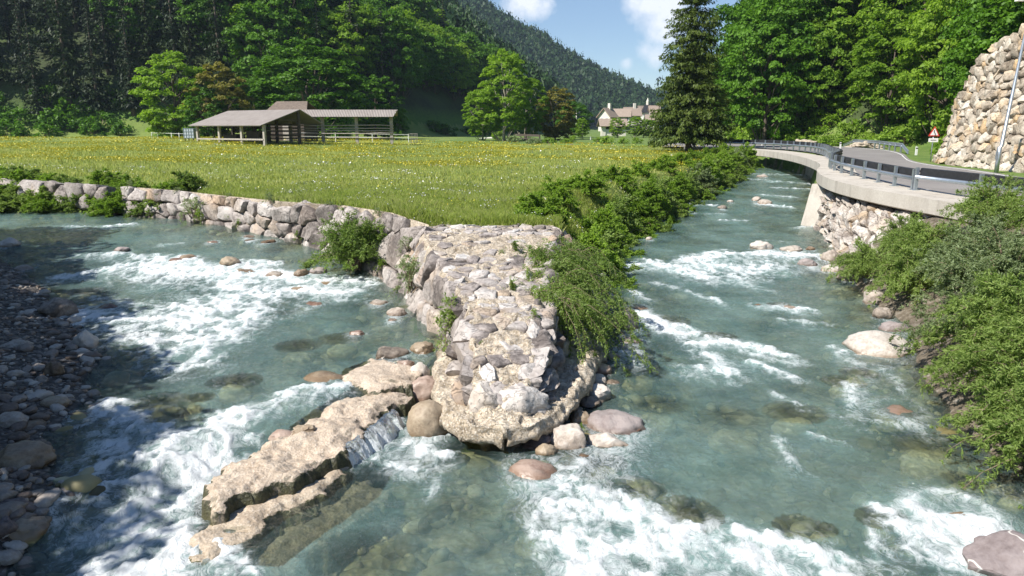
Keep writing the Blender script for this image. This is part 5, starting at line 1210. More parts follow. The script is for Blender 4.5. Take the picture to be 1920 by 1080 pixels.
for x in (-.9, .9): MB().box(x - .35, -Wd - .05, 1.0, x + .35, -Wd - .004, 2.2).build('window', M['dark_glass'], t)
p = PG(1080, 252); t = empty('utility_pole', (p[0], p[1], p[2] - .5), label='slim pale utility pole at the foot of the wooded slope before the village', cat='utility pole')
MB().tube([(0, 0, 0), (0, 0, 7.5)], [.16, .11], 8).build('mast', M['plaster'], t, True); MB().bar((-1, 0, 7.1), (1, 0, 7.1), .12).build('crossarm', M['wood'], t)
# long wooden trough fence near the trees
q0, q1 = PG(965, 264), PG(1012, 266); t = empty('timber_rail', q0, label='dark low timber rail under the tall pale green tree', cat='fence'); O = np.array(q0)
a, b2 = np.array(q0) - O, np.array(q1) - O
MB().bar(a + [0, 0, .9], b2 + [0, 0, .85], .15, .3).build('beam', M['wood_dark'], t); MB().bar(a + [0, 0, .4], b2 + [0, 0, .4], .1, .15).build('lower_beam', M['wood_dark'], t)
for f_ in (0, .5, 1): c_ = a + (b2 - a) * f_; MB().box(c_[0] - .1, c_[1] - .1, c_[2] - .1, c_[0] + .1, c_[1] + .1, c_[2] + 1.0).build('post', M['wood_dark'], t)
# ------------------------------------------------------------------ foliage
def leafmat(name, dark, light, trans=.35, rough=.55, isl=.5, hue=None):
    m = Mat(name); i_ = m.geo('Random Per Island'); r_ = m.rnd()
    n1 = m.noise(.45, 3, .6)
    f = m.math('ADD', m.math('MULTIPLY', i_, isl), m.math('MULTIPLY', r_, .35)); f = m.math('ADD', f, m.math('MULTIPLY', m.math('SUBTRACT', n1, .5), .6))
    c = m.ramp(f, [(.1, dark), (.85, light)])
    if hue: c = m.mix(m.mapr(r_, .55, .95, 0, .55), c, hue)
    d = m.princ(c, rough, link=False, spec=.25); t = m.n('ShaderNodeBsdfTranslucent'); m.put(t.inputs[0], m.mix(1.0, c, (1.25, 1.35, .55), 'MULTIPLY'))
    x = m.n('ShaderNodeMixShader'); x.inputs[0].default_value = trans; m.l(d, x.inputs[1]); m.l(t.outputs[0], x.inputs[2]); m.l(x.outputs[0], m.out.inputs[0]); return m.m
M['leaf'] = leafmat('broad_leaves', (.045, .12, .008), (.15, .30, .02), hue=(.07, .17, .012))
M['leaf_light'] = leafmat('light_leaves', (.11, .21, .018), (.28, .42, .04), .5)
M['leaf_olive'] = leafmat('olive_brown_leaves', (.15, .14, .025), (.31, .28, .06))
M['needles'] = leafmat('spruce_needles', (.012, .026, .008), (.038, .065, .015), .12, hue=(.05, .08, .015))  # needle colour darkened to suggest the hill's shade on the left slope
M['needles_near'] = leafmat('near_spruce_needles', (.045, .075, .012), (.15, .20, .035), .3)
M['willow'] = leafmat('willow_leaves', (.12, .19, .04), (.34, .44, .13), .45)
M['willow_grey'] = leafmat('grey_willow_leaves', (.13, .18, .07), (.36, .43, .24), .38)
M['shrub'] = leafmat('shrub_leaves', (.13, .22, .025), (.32, .46, .07), .48)
M['far_leaf'] = leafmat('far_wood', (.018, .046, .010), (.042, .090, .016), .1, isl=.35)
M['bark'] = simple('bark', (.11, .085, .065), .9, 0, .35, 5, .02); M['pale_bark'] = simple('pale_bark', (.28, .25, .2), .9, 0, .3, 5, .02); M['twig'] = simple('twigs', (.20, .15, .10), .85, 0, .25, 5)
def leaves(Pn, Nn, s, asp, rg, dirs=None):
    n = len(Pn); Nn = Nn / (np.linalg.norm(Nn, axis=1)[:, None] + 1e-9)
    a = rg.normal(size=(n, 3)) if dirs is None else dirs
    u = a - (a * Nn).sum(1)[:, None] * Nn; u /= np.linalg.norm(u, axis=1)[:, None] + 1e-9; v = np.cross(Nn, u)
    s = np.asarray(s).reshape(-1, 1) * np.ones((n, 1))
    V = np.stack([Pn - u * s, Pn + v * s * asp, Pn + u * s, Pn - v * s * asp], 1).reshape(-1, 3)
    return V, np.arange(4 * n).reshape(-1, 4)
def uvec(rg, n):
    a = rg.normal(size=(n, 3)); return a / np.linalg.norm(a, axis=1)[:, None]
def broad_mesh(seed, H, Rd, th, ncl, nl, ls, mat, cr=.30, flat=.5, low=-.75, bark='bark', trunk_r=None):
    rg = np.random.default_rng(seed); zc = th + (H - th) / 2; hz_ = (H - th) / 2
    Pn, Nn = [], []; cl = []
    lob = uvec(rg, 7); lob_r = rg.uniform(-.12, .28, 7)
    for _ in range(ncl):
        d = uvec(rg, 1)[0]
        while d[2] < low: d = uvec(rg, 1)[0]
        k = 1 + sum(lr * max(0, float(d @ l_)) ** 4 for l_, lr in zip(lob, lob_r))
        r = rg.uniform(.45, 1.0) ** .5 * k
        wz = 1 - .08 * max(0, d[2]); c = np.array([d[0] * Rd * r * wz, d[1] * Rd * r * wz, zc + d[2] * hz_ * r]); cl.append(c)
        a = cr * Rd * rg.uniform(.6, 1.2); n = int(nl * rg.uniform(.7, 1.3))
        q = uvec(rg, n) * (rg.random(n) ** .4)[:, None]; q[:, 2] = np.abs(q[:, 2]) * rg.uniform(.7, 1) - (.25 * rg.random(n))
        Pn.append(c + q * np.array([a, a, a * flat]) - np.array([0, 0, .25 * a]) * (np.hypot(q[:, 0], q[:, 1]) ** 2)[:, None])
        Nn.append(q * .6 + np.array([0, 0, .65]) + d * .4 + rg.normal(size=(n, 3)) * .62)
    Pn, Nn = np.concatenate(Pn), np.concatenate(Nn)
    V, Fc = leaves(Pn, Nn, ls * rg.uniform(.6, 1.25, len(Pn)), .62, rg)
    crown = mk('crown', V, Fc, M[mat], data_only=True)
    b = MB(); tr = trunk_r or H * .018
    pts = [(rg.normal() * .02 * H * t, rg.normal() * .02 * H * t, z) for t, z in zip(np.linspace(0, 1, 7), np.linspace(-.5, th + (H - th) * .75, 7))]
    b.tube(pts, [tr * (1.3 if i == 0 else 1 - i * .13) for i in range(7)], 7)
    for c in cl[:22]:
        z0 = max(th * .7, c[2] - rg.uniform(.15, .4) * H); i = min(5, int(max(0, (z0 + .5) / (pts[-1][2] + .5) * 6))); s0 = np.array(pts[i])
        b.tube([s0, (s0 + c) / 2 + np.array([0, 0, -.03 * H]), c], [tr * .38, tr * .22, tr * .06], 5)
    trunk = mk('trunk', b.v, b.f, M[bark], data_only=True)
    return trunk, crown
def spruce_mesh(seed, H, Rd, whorl, nbr, nq, qs, mat, start=.12, power=.85, bark='bark'):
    rg = np.random.default_rng(seed); Pn, Nn, Dn, S = [], [], [], []; nw = int(H / whorl)
    for w_ in range(nw):
        z = H * start + (H * (1 - start)) * w_ / nw; f = 1 - (z - H * start) / (H * (1 - start)); L = Rd * f ** power * rg.uniform(.75, 1.1) + .12
        for k in range(nbr):
            a = rg.uniform(0, 2 * math.pi); l = L * rg.uniform(.65, 1.12); n = max(4, int(nq * (.35 + .65 * f)))
            t = rg.random(n) ** .7; droop = -.38 * l * t ** 1.3 + .16 * l * t ** 3 + (.25 * l * t if f < .25 else 0)
            d = np.array([math.cos(a), math.sin(a), 0]); sd = np.array([-math.sin(a), math.cos(a), 0])
            lat = rg.normal(size=n) * .13 * l * (1.1 - t)
            p = d * (t * l)[:, None] + sd * lat[:, None]; p[:, 2] = z + droop - np.abs(lat) * .35 - rg.random(n) * .10 * l
            Pn.append(p); Nn.append(np.array([0, 0, .6]) + d * .5 + rg.normal(size=(n, 3)) * .5); Dn.append(d * .5 + np.sign(lat)[:, None] * sd * .5 + np.array([0, 0, -.75]) + rg.normal(size=(n, 3)) * .25)
            S.append(qs * rg.uniform(.6, 1.3, n) * (.55 + .45 * f))
    V, Fc = leaves(np.concatenate(Pn), np.concatenate(Nn), np.concatenate(S), .34, rg, np.concatenate(Dn))
    crown = mk('crown', V, Fc, M[mat], data_only=True)
    b = MB(); b.tube([(0, 0, -.6), (0, 0, H * .3), (0, 0, H * .7), (0, 0, H * .99)], [H * .018, H * .013, H * .007, .02], 8); trunk = mk('trunk', b.v, b.f, M[bark], data_only=True)
    return trunk, crown
def plant_tree(name, meshes, loc, rz, s, label, group=None, mat=None, cat='tree', sz=None):
    t = empty(name, loc, rz, label, cat, group); t.scale = (s, s, sz or s)
    for nm, me in zip(('trunk', 'crown'), meshes):
        if me is None: continue
        o = bpy.data.objects.new(nm, me); link(o, t)
        if mat and nm == 'crown': o.material_slots[0].link = 'OBJECT'; o.material_slots[0].material = M[mat]
    return t
BRO = [broad_mesh(20 + i, 14, 4.8 + .5 * i, 1.6, 120, 95, .27, 'leaf', .25, .66, low=-.9) for i in range(4)]
BRN = [broad_mesh(40 + i, 14, 5.0 + .4 * i, 1.0, 190, 125, .19, 'leaf', .20, .72, low=-.95) for i in range(3)]
SPR = [spruce_mesh(60 + i, 22, 3.6 + .4 * i, .62, 9, 17, .42, 'needles', .10) for i in range(3)]
rg = np.random.default_rng(123)
ORD_ = 'first second third fourth fifth sixth seventh'.split()
HT = lambda x, y: float(terr_pts(x, y)[0])
placed = []
def ok(x, y, r):
    for a, b, c in placed:
        if (a - x) ** 2 + (b - y) ** 2 < (.5 * (r + c)) ** 2: return False
    placed.append((x, y, r)); return True
# named trees along the meadow
def tree_px(name, meshes, u, v, hpx, label, Hm, mat=None, y=None, sxy=1.0, grp=None):
    if y is None: p = PM(u, v)
    else: p = PD(u, v, y)
    z = HT(p[0], p[1]) - .15; d = p[1]; s = hpx * d / F / Hm
    t = plant_tree(name, meshes, (p[0], p[1], z), rg.uniform(0, 6), s * sxy, label, grp, mat, sz=s); placed.append((p[0], p[1], 6)); return t
T2 = broad_mesh(71, 12, 4.0, .4, 170, 100, .19, 'leaf', .21, .8, low=-1)
tree_px('broadleaf_tree', T2, 333, 252, 150, 'bright green round tree behind the left end of the barn', 12, 'leaf_light', y=104, sxy=1.3)
tree_px('broadleaf_tree', T2, 390, 252, 90, 'smaller green tree between the bright round tree and the copper tree', 12, y=100, sxy=1.2)
tree_px('copper_tree', T2, 420, 250, 132, 'olive brown copper toned round tree behind the barn', 12, 'leaf_olive', y=103, sxy=1.15)
tree_px('broadleaf_tree', BRN[0], 585, 250, 172, 'large domed green tree rising behind the hayrack', 14, y=108, sxy=1.55)
tree_px('broadleaf_tree', BRN[1], 480, 252, 105, 'dull green tree between the copper tree and the large domed tree', 14, 'leaf', y=110, sxy=1.3)
tree_px('broadleaf_tree', T2, 705, 252, 110, 'low green tree at the wood edge right of the hayrack', 12, y=118, sxy=1.2)
T3 = broad_mesh(72, 14, 3.9, 1.0, 170, 110, .18, 'leaf_light', .20, .95, low=-.9, bark='pale_bark')
tree_px('poplar', T3, 945, 262, 156, 'tall loose pale green tree with thin grey trunks in the middle distance', 14, y=112, sxy=1.05)
tree_px('poplar', T3, 905, 262, 90, 'small pale green tree at the left foot of the tall loose one', 14, y=114, sxy=1.3)
tree_px('poplar', T3, 985, 262, 110, 'rounded pale green tree just right of the tall loose one', 14, y=120, sxy=1.2)
tree_px('copper_tree', T2, 1040, 258, 92, 'orange brown round tree right of the tall pale green one', 12, 'leaf_olive', y=125, sxy=1.25)
tree_px('broadleaf_tree', BRN[2], 1072, 256, 66, 'green tree at the right side of the orange brown tree', 14, y=150, sxy=1.3)
tree_px('broadleaf_tree', T3, 1092, 255, 38, 'small round light tree standing alone beside the distant road', 14, y=135, sxy=1.2)
for u, v, h_, lb in [(1190, 250, 38, 'apple tree with an open crown on the slope below the chapel'), (1158, 246, 36, 'pale fruit tree in front of the middle village house'), (1207, 249, 34, 'fruit tree partly behind the big conifer'), (1143, 236, 18, 'little tree beside the gabled village house'), (1220, 262, 32, 'low grey green bushy tree left of the conifer trunk')]:
    tree_px('fruit_tree', T3, u, v, h_, lb, 14, 'leaf_light', y=150 if v > 240 else 205, sxy=1.5)
# the big conifer
NS = spruce_mesh(81, 17.6, 4.2, .25, 11, 90, .22, 'needles_near', .10, .50)
p = PM(1290, 283); zt_ = HT(p[0], p[1])
plant_tree('spruce', NS, (p[0], p[1], zt_), 1.0, 1.0, 'big dark green spruce with drooping branches standing where meadow and road meet')
CS = PD(1290, 283, p[1]); placed.append((p[0], p[1], 8))
# bushes along the far meadow edge
def bush_mesh(seed, w_, h_, ncl, nl, ls, mat, cr=.35, asp=.55):
    rg = np.random.default_rng(seed); Pn, Nn, cl = [], [], []
    for _ in range(ncl):
        d = uvec(rg, 1)[0]; d[2] = abs(d[2]) if rg.random() < .85 else -.15; r = rg.uniform(.35, 1) ** .5
        c = np.array([d[0] * w_ * r, d[1] * w_ * r, h_ * (.12 + .85 * d[2] * r)]); cl.append(c); a = cr * w_ * rg.uniform(.6, 1.2); n = int(nl * rg.uniform(.7, 1.3))
        q = uvec(rg, n) * (rg.random(n) ** .4)[:, None]
        Pn.append(c + q * np.array([a, a, a * .75])); Nn.append(q * .6 + np.array([0, 0, .6]) + rg.normal(size=(n, 3)) * .5)
    Pn = np.concatenate(Pn); Nn = np.concatenate(Nn); k = Pn[:, 2] > -.1 * h_
    V, Fc = leaves(Pn[k], Nn[k], ls * rg.uniform(.6, 1.3, k.sum()), asp, rg); crown = mk('foliage', V, Fc, M[mat], data_only=True)
    b = MB()
    for c in cl[:16]: b.tube([(rg.uniform(-.1, .1) * w_, rg.uniform(-.1, .1) * w_, -.2), (c[0] * .45, c[1] * .45, c[2] * .6), tuple(c)], [.02 * h_, .014 * h_, .004], 5)
    return mk('stems', b.v, b.f, M['twig'], data_only=True), crown
def plant_bush(meshes, loc, rz, s, label, group=None, mat=None, name='bush', cat='bush', sz=None):
    t = empty(name, loc, rz, label, cat, group); t.scale = (s, s, sz or s)
    for nm, me in zip(('stems', 'foliage'), meshes):
        o = bpy.data.objects.new(nm, me); link(o, t)
        if mat and nm == 'foliage': o.material_slots[0].link = 'OBJECT'; o.material_slots[0].material = M[mat]
    return t
SH = [bush_mesh(90 + i, 1.0, 1.5, 34, 60, .065, 'shrub', .34, .5) for i in range(3)]
SHF = [bush_mesh(95 + i, 1.0, 1.3, 26, 34, .10, 'shrub', .36, .6) for i in range(2)]
for u, v, wp, hp in [(935, 262, 30, 22), (965, 266, 26, 18), (1000, 268, 30, 14), (1030, 268, 26, 15), (1060, 268, 24, 14), (1075, 266, 14, 18), (1120, 266, 20, 14), (1140, 270, 30, 20), (1170, 268, 24, 16), (1195, 270, 22, 15), (1225, 270, 20, 16), (1245, 276, 18, 18), (1265, 276, 22, 10)]:
    p = PM(u, min(v, 268)); s = wp * p[1] / F / 2
    plant_bush(SHF[int(rg.integers(2))], (p[0], p[1], HT(p[0], p[1]) - .1), rg.uniform(0, 6), s, 'low bush in the straggling row where the far meadow edge meets the distant road', 'low bushes along the far meadow edge', 'willow_grey' if rg.random() < .4 else None, sz=hp * p[1] / F / 1.4)
# forest of the left slope
KL = {'b': ('broadleaf_tree', 'leafy broadleaf tree among many on the forested left slope', 'broadleaf trees of the left slope forest'),
      's': ('spruce', 'dark spruce among many on the forested left slope', 'spruces of the left slope forest'),
      'r': ('broadleaf_tree', 'leafy broadleaf tree among many in the wood on the right slope', 'broadleaf trees of the right slope wood'),
      'q': ('spruce', 'dark spruce among many in the wood on the right slope', 'spruces of the right slope wood')}
nL = nR = 0; tries = 0
while nL < 205 and tries < 9000:
    tries += 1
    y = rg.uniform(100, 235); x = rg.uniform(-.76 * y - 6, 30)
    Hh, ins, _ = hills(np.array([x]), np.array([y])); h_ = float(Hh[0])
    if not ins[0] or h_ < 2.2 or h_ > 62: continue
    u = 960 + x / y * F; lim = 3.0 if u > 250 else 2.3
    if h_ < lim or (760 < u < 930 and h_ < 8.5): continue
    sp_ = rg.random() < (.92 if u < 330 else .7 if u < 450 else .42 if u < 700 else .22)  # more dark spruces towards the left stand in for the hill's shade
    if not ok(x, y, 4.7 if h_ < 25 else 6.2): continue
    k = KL['s' if sp_ else 'b']; me = SPR[int(rg.integers(3))] if sp_ else BRO[int(rg.integers(4))]
    s = rg.uniform(.75, 1.1) if sp_ else rg.uniform(.85, 1.3)
    plant_tree(k[0], me, (x, y, float(terr_pts(x, y)[0]) - .4), rg.uniform(0, 6), s, k[1], k[2], mat='leaf_light' if (not sp_ and u > 450 and rg.random() < .4) else None, sz=s * rg.uniform(.95, 1.2)); nL += 1
tries = 0
RS = []
while nR < 118 and tries < 9000:
    tries += 1
    y = rg.uniform(50, 150); x = rg.uniform(.14 * y, .80 * y + 3)
    Hh, _, ins = hills(np.array([x]), np.array([y])); h_ = float(Hh[0])
    if not ins[0] or h_ < 1.2 or h_ > 48: continue
    rwv = poly_sd(np.array([x]), np.array([y]), [(p[0] - .5, p[1]) for p in RW_BASE] + [(32, 51), (44, 44), (44, 18)])[0]
    if rwv > -1.5: continue
    if not ok(x, y, 3.6 if h_ < 12 else 5.0): continue
    sp_ = rg.random() < .08 and h_ > 10; k = KL['q' if sp_ else 'r']; me = SPR[int(rg.integers(3))] if sp_ else BRN[int(rg.integers(3))]
    s = rg.uniform(.6, .85) if sp_ else (rg.uniform(.6, .9) if h_ < 6 else rg.uniform(.8, 1.15))
    plant_tree(k[0], me, (x, y, float(terr_pts(x, y)[0]) - .5), rg.uniform(0, 6), s, k[1], k[2], mat='leaf_light' if (not sp_ and rg.random() < .3) else None, sz=s * rg.uniform(1, 1.25)); nR += 1
print('trees', nL, nR, tries)
for i, (x, y, s) in enumerate([(31.6, 91, 1.2), (34.2, 99, 1.3), (37.5, 106, 1.35), (35.5, 93, 1.25), (42, 118, 1.4)]):
    plant_tree('broadleaf_tree', BRN[i % 3], (x, y, HT(x, y) - .4), i * 2, s * .9, ORD_[i] + ' tall tree of the wood edge directly right of the big spruce', 'tall trees right of the big spruce', sz=s * 1.05)
# trees above the retaining wall and on the bank behind the camera's left, whose shade falls on the gravel
for x, y, s in [(31.5, 44, .6), (31, 37, .7), (33, 31, .8), (35, 50, .8), (37, 41, .9)]:
    plant_tree('broadleaf_tree', BRN[0], (x, y, tz(x, y) - .5), x, s, 'leafy tree growing on the slope above the rock retaining wall', 'trees above the rock retaining wall', sz=s)
BT = broad_mesh(75, 9, 3.6, 1.2, 150, 120, .16, 'leaf', .24, .6, low=-1)
for i, (x, y, s) in enumerate([(-22.2, 17.0, 1.0), (-18.9, 12.6, 1.0), (-16.6, 8.6, 1.0), (-14.8, 4.9, .95), (-13.2, 1.2, .95), (-12.0, -2.6, 1.0), (-10.8, -6.8, 1.05), (-22, 6, 1.3), (-26, 20, 1.2), (-24, 9, 1.2), (-20, 2, 1.2), (-28, 14, 1.2)]):
    plant_tree('broadleaf_tree', BT, (x, y, HT(x, y) - .2), i * 1.3, s, 'bankside tree on the left bank throwing its shade over the gravel', 'trees along the near left bank')
# far woods: one mass of small trees each
def far_wood(name, n, fn, seed, hmin, hmax, quads=16):
    rg = np.random.default_rng(seed); Pn, Nn, S, Dn = [], [], [], []; XY = fn(rg, n); T = terrain(XY[:, 0], XY[:, 1])
    for (x, y), z in zip(XY, T):
        H = rg.uniform(hmin, hmax); con = rg.random() < .6
        t = rg.random(quads); a = rg.uniform(0, 6.28, quads)
        if con: r = H * .17 * (1 - t) + .1
        else: r = H * .26 * np.sqrt(np.clip(1 - (2 * t - 1) ** 2, 0, 1)) * rg.uniform(.6, 1, quads)
        zz = z + H * (.12 + .88 * t) if con else z + H * (.2 + .55 * t)
        d = np.stack([np.cos(a), np.sin(a), 0 * a], 1); Pn.append(np.stack([x + d[:, 0] * r, y + d[:, 1] * r, zz], 1)); Nn.append(d * .8 + np.array([0, 0, .6]) + rg.normal(size=(quads, 3)) * .25)
        Dn.append(np.tile([0, 0, -1.0], (quads, 1)) + d * .3); S.append((H * .17 * (1.15 - t) if con else H * .15 * np.ones(quads)))
    V, Fc = leaves(np.concatenate(Pn), np.concatenate(Nn), np.concatenate(S), .6, rg, np.concatenate(Dn)); o = mk(name, V, Fc, M['far_leaf']); kind(o, 'stuff')
def samp(cond, gen):
    def f(rg, n):
        out = np.zeros((0, 2))
        while len(out) < n:
            q = gen(rg, n * 2); k = cond(q[:, 0], q[:, 1], rg); out = np.concatenate([out, q[k]])
        return out[:n]
    return f
def g1(rg, n): y = rg.uniform(150, 430, n); return np.stack([rg.uniform(-.85, .2, n) * y, y], 1)
def c1(x, y, rg): H, ins, _ = hills(x, y); return ins & (H > 4) & ((H > 50) | (y > 225)) 
far_wood('hillside_wood', 5200, samp(c1, g1), 31, 12, 20, 40)
def g2(rg, n): y = rg.uniform(430, 830, n); return np.stack([rg.uniform(-.12, .25, n) * y, y], 1)
def c2(x, y, rg): H, a, b = hills(x, y); return (H > 2.5)
far_wood('mountain_wood', 14000, samp(c2, g2), 32, 13, 22, 14)
def g3(rg, n): y = rg.uniform(85, 330, n); return np.stack([rg.uniform(.15, .95, n) * y, y], 1)
def c3(x, y, rg): H, a, b = hills(x, y); return b & (H > 2.5) & ((H > 40) | (y > 140)) & (x < 1.2 * y)
far_wood('right_slope_wood', 2600, samp(c3, g3), 33, 10, 16, 40)
def g4(rg, n): y = rg.uniform(1400, 1900, n); return np.stack([rg.uniform(.15, .3, n) * y, y], 1)
far_wood('distant_ridge_wood', 1500, samp(lambda x, y, rg: hills(x, y)[0] > 5, g4), 34, 20, 34, 8)
# ------------------------------------------------------------------ willows, shrubs and herbs near the water
def willow_mesh(seed, h, spread, nstem, ntw, nlf, ls, mat, droop=.5, bias=(0, 0), asp=.24, tw=.34, jit=.06, upz=1.0):
    rg = np.random.default_rng(seed); b = MB(); Pn, Nn, Dn = [], [], []
    for s in range(nstem):
        az = rg.uniform(0, 2 * math.pi); out = spread * rg.uniform(.15, 1.0) ** .8; hh_ = h * rg.uniform(.6, 1.0) * math.sqrt(max(.08, 1 - .75 * (out / spread) ** 2)) * upz
        d = np.array([math.cos(az) + bias[0], math.sin(az) + bias[1], 0]); o_ = np.array([rg.normal() * jit, rg.normal() * jit, 0])
        t = np.linspace(0, 1, 7)[:, None]
        C = o_ + d * out * t ** 1.15 + np.array([0, 0, 1.0]) * (hh_ * (1.55 * t - .55 * t * t) - droop * h * (out / spread) * t ** 2.6)
        C[:, :2] += np.cumsum(rg.normal(size=(7, 2)) * .02 * h, 0)
        r0 = .009 * h + .004
        if s % 2 == 0: b.tube(C, [r0 * (1 - .85 * k / 6) for k in range(7)], 4, cap=False)
        tt = .18 + .82 * rg.random(ntw) ** .75
        base = np.stack([np.interp(tt, t[:, 0], C[:, k]) for k in range(3)], 1)
        i = np.minimum((tt * 6).astype(int), 5); tan = C[i + 1] - C[i]; tan /= np.linalg.norm(tan, axis=1)[:, None] + 1e-9
        td = tan * .8 + uvec(rg, ntw) * .75 + np.array([0, 0, .12 - droop * .35]); td /= np.linalg.norm(td, axis=1)[:, None]
        L = tw * rg.uniform(.4, 1.1, ntw) * (1.1 - .5 * tt)
        for k in range(0, ntw, 5): b.tube([base[k], base[k] + td[k] * L[k]], [.0035 * h ** .5, .0012], 3, cap=False)
        u = rg.random((ntw, nlf)); p = base[:, None, :] + td[:, None, :] * (u * L[:, None])[..., None]; p[..., 2] -= .10 * droop * u * L[:, None]
        ld = td[:, None, :] * .8 + rg.normal(size=(ntw, nlf, 3)) * .5 + np.array([0, 0, -.15 * droop]); ld /= np.linalg.norm(ld, axis=2)[..., None]
        p = p + ld * ls * .8
        Pn.append(p.reshape(-1, 3)); Dn.append(ld.reshape(-1, 3)); nn = np.array([0, 0, .8]) + rg.normal(size=(ntw * nlf, 3)) * .6; Nn.append(nn)
    Pn, Nn, Dn = map(np.concatenate, (Pn, Nn, Dn))
    V, Fc = leaves(Pn, Nn, ls * rg.uniform(.65, 1.2, len(Pn)), asp, rg, Dn)
    return mk('stems', b.v, b.f, M['twig'], data_only=True), mk('foliage', V, Fc, M[mat], data_only=True)
WPL = []
WL = [willow_mesh(200 + i, 2.2, 1.8, 84, 34, 14, .046, 'willow', .45) for i in range(3)]
spots = [(12.9, 23.0, .62, 'willow', 'farthest of the riverside willow bushes, tucked under the road parapet'), (12.2, 20.6, .85, 'willow', 'willow bush spilling over the lower rocks of the revetment'), (13.8, 20.3, .88, 'willow', 'tall willow bush reaching the guardrail with yellow green shoots'),
         (11.9, 17.8, .95, 'willow_grey', 'silvery grey leaved willow bush above the small grey boulder'), (13.7, 17.3, .95, 'willow', 'green willow bush behind the silvery one, close to the guardrail'), (10.7, 15.1, 1.1, 'willow_grey', 'silvery willow bush just above the large pale boulder'), (12.9, 15.0, 1.0, 'willow_grey', 'grey green willow bush in the upper right by the picture edge'),
         (9.4, 12.6, 1.05, 'willow', 'olive green willow bush below the large pale boulder'), (11.6, 12.8, 1.0, 'willow', 'dense willow bush at the right picture edge'), (8.6, 10.7, .95, 'willow', 'lowest willow bush dipping its twigs over the shallow water'), (10.2, 10.0, 1.05, 'willow', 'willow bush half cut off by the right picture edge'), (8.9, 12.0, .8, 'willow', 'small willow bush leaning out over the shallows below the pink boulder'), (9.7, 14.0, .85, 'willow_grey', 'small grey willow bush at the water edge by the large pale boulder'), (8.0, 9.6, .9, 'willow', 'willow bush at the water edge nearest the lower right corner'), (8.9, 8.4, .95, 'willow_grey', 'greyish willow bush in the lower right corner behind the water edge'), (11.0, 18.9, .8, 'willow', 'willow bush at the water edge behind the large pale boulder'), (11.3, 21.9, .8, 'willow', 'small willow bush among the revetment rocks'), (15, 12.6, 1.2, 'willow', 'willow bush beyond the right picture edge'), (12.2, 10.4, 1.1, 'willow', 'willow bush low beyond the right picture edge')]
for i, (x, y, s, mt, lb) in enumerate(spots):
    plant_bush(WL[i % 3], (x, y, tz(x, y) - .15), i * 1.7, s, lb, 'riverside willow bushes', mt, 'willow_bush', 'willow bush')
for i in range(12):
    k = .03 + .9 * (i + rg.uniform(-.3, .3)) / 12; q = np.array(wb) ; j = k * (len(q) - 1); a_ = int(j); f_ = j - a_; P0 = q[a_] * (1 - f_) + q[min(a_ + 1, len(q) - 1)] * f_; P1 = np.array(wt[a_]) * (1 - f_) + np.array(wt[min(a_ + 1, len(wt) - 1)]) * f_
    h_ = .2 if i % 2 else .95; c_ = P0 + (P1 - P0) * h_; WPL.append((c_[0], c_[1] - (.25 if i % 2 else -.05), c_[2] + (.15 if i % 2 else -.05), i))
# willow hanging down the right flank of the spit
HW = [willow_mesh(220, .75, 1.25, 60, 34, 13, .040, 'willow', 2.2, (.75, -.45), tw=.42, jit=.3), willow_mesh(221, .8, 1.0, 46, 30, 12, .038, 'willow', 1.6, (.5, -.2), tw=.36, jit=.25)]
for i, (x, y, z, s, lb) in enumerate([(.80, 17.4, 1.78, 1.1, 'uppermost willow on the right flank of the spit, arching over its crest'), (.78, 16.0, 1.62, 1.1, 'thick middle willow hanging down the right flank of the spit'), (.72, 14.7, 1.42, 1.0, 'lowest willow whose long fronds hang to the water right of the spit'), (1.3, 18.8, 1.6, 1.1, 'willow mass at the back of the right spit flank beside the dark bank')]):
    plant_bush(HW[i % 2], (x, y, z), i * .12 - .1, s, lb, 'willows hanging on the right flank of the spit', None, 'hanging_willow', 'willow bush')
# bush and plants on the left stream wall
WB = willow_mesh(230, 1.55, 1.15, 70, 26, 12, .042, 'willow', .35)
p = PW(668, 505); plant_bush(WB, (p[0], p[1] - .1, p[2] - .05), 1, 1.38, 'rounded willow bush at the foot of the stone wall left of the spit', None, None, 'willow_bush', 'willow bush')
SM = [willow_mesh(240 + i, .9, .42, 16, 12, 9, .032, 'willow_grey' if i == 0 else 'willow', .6, tw=.2) for i in range(2)]
for i, (u, v, y, s, lb) in enumerate([(775, 545, 18.3, 1.6, 'thin grey green sapling in front of the leaning blocks of the spit'), (848, 640, 14.1, 1.35, 'feathery sapling with reddish stems on the left skirt of the spit'), (765, 470, 20.3, .8, 'tuft of leaves on the wall blocks just left of the meadow tip'), (590, 470, 25.4, 1.4, 'leafy plant at the wall foot left of the rounded willow bush'), (360, 408, 29.6, 1.5, 'small bush against the block wall near its left end'), (430, 405, 28.6, .4, 'small green plant in a joint of the block wall'), (1003, 592, 13.2, .32, 'bright leafy plant on the crest edge beside the hanging willow'), (990, 745, 11.0, .28, 'small weed in a joint near the nose of the spit'), (905, 645, 12.4, .2, 'tiny weed among the slabs on the spit crest'), (1090, 805, 11.0, .22, 'small green plant between the pale boulders at the spit foot'), (940, 475, 17.5, .25, 'low weed on the mortar part of the spit crest')]):
    p = PD(u, v, y); plant_bush(SM[i % 2], (p[0], p[1], p[2] - .05), i, s, lb, None, 'shrub' if s < .5 else None, 'wall_plant', 'plant')
for x, y, z, i in WPL: plant_bush(SM[i % 2], (x, y, z), i, .45 + .25 * (i % 3 == 0), 'leafy weed rooted in the joints of the long stone wall', 'weeds on the long stone wall', 'shrub' if i % 2 else None, 'wall_plant', 'plant')
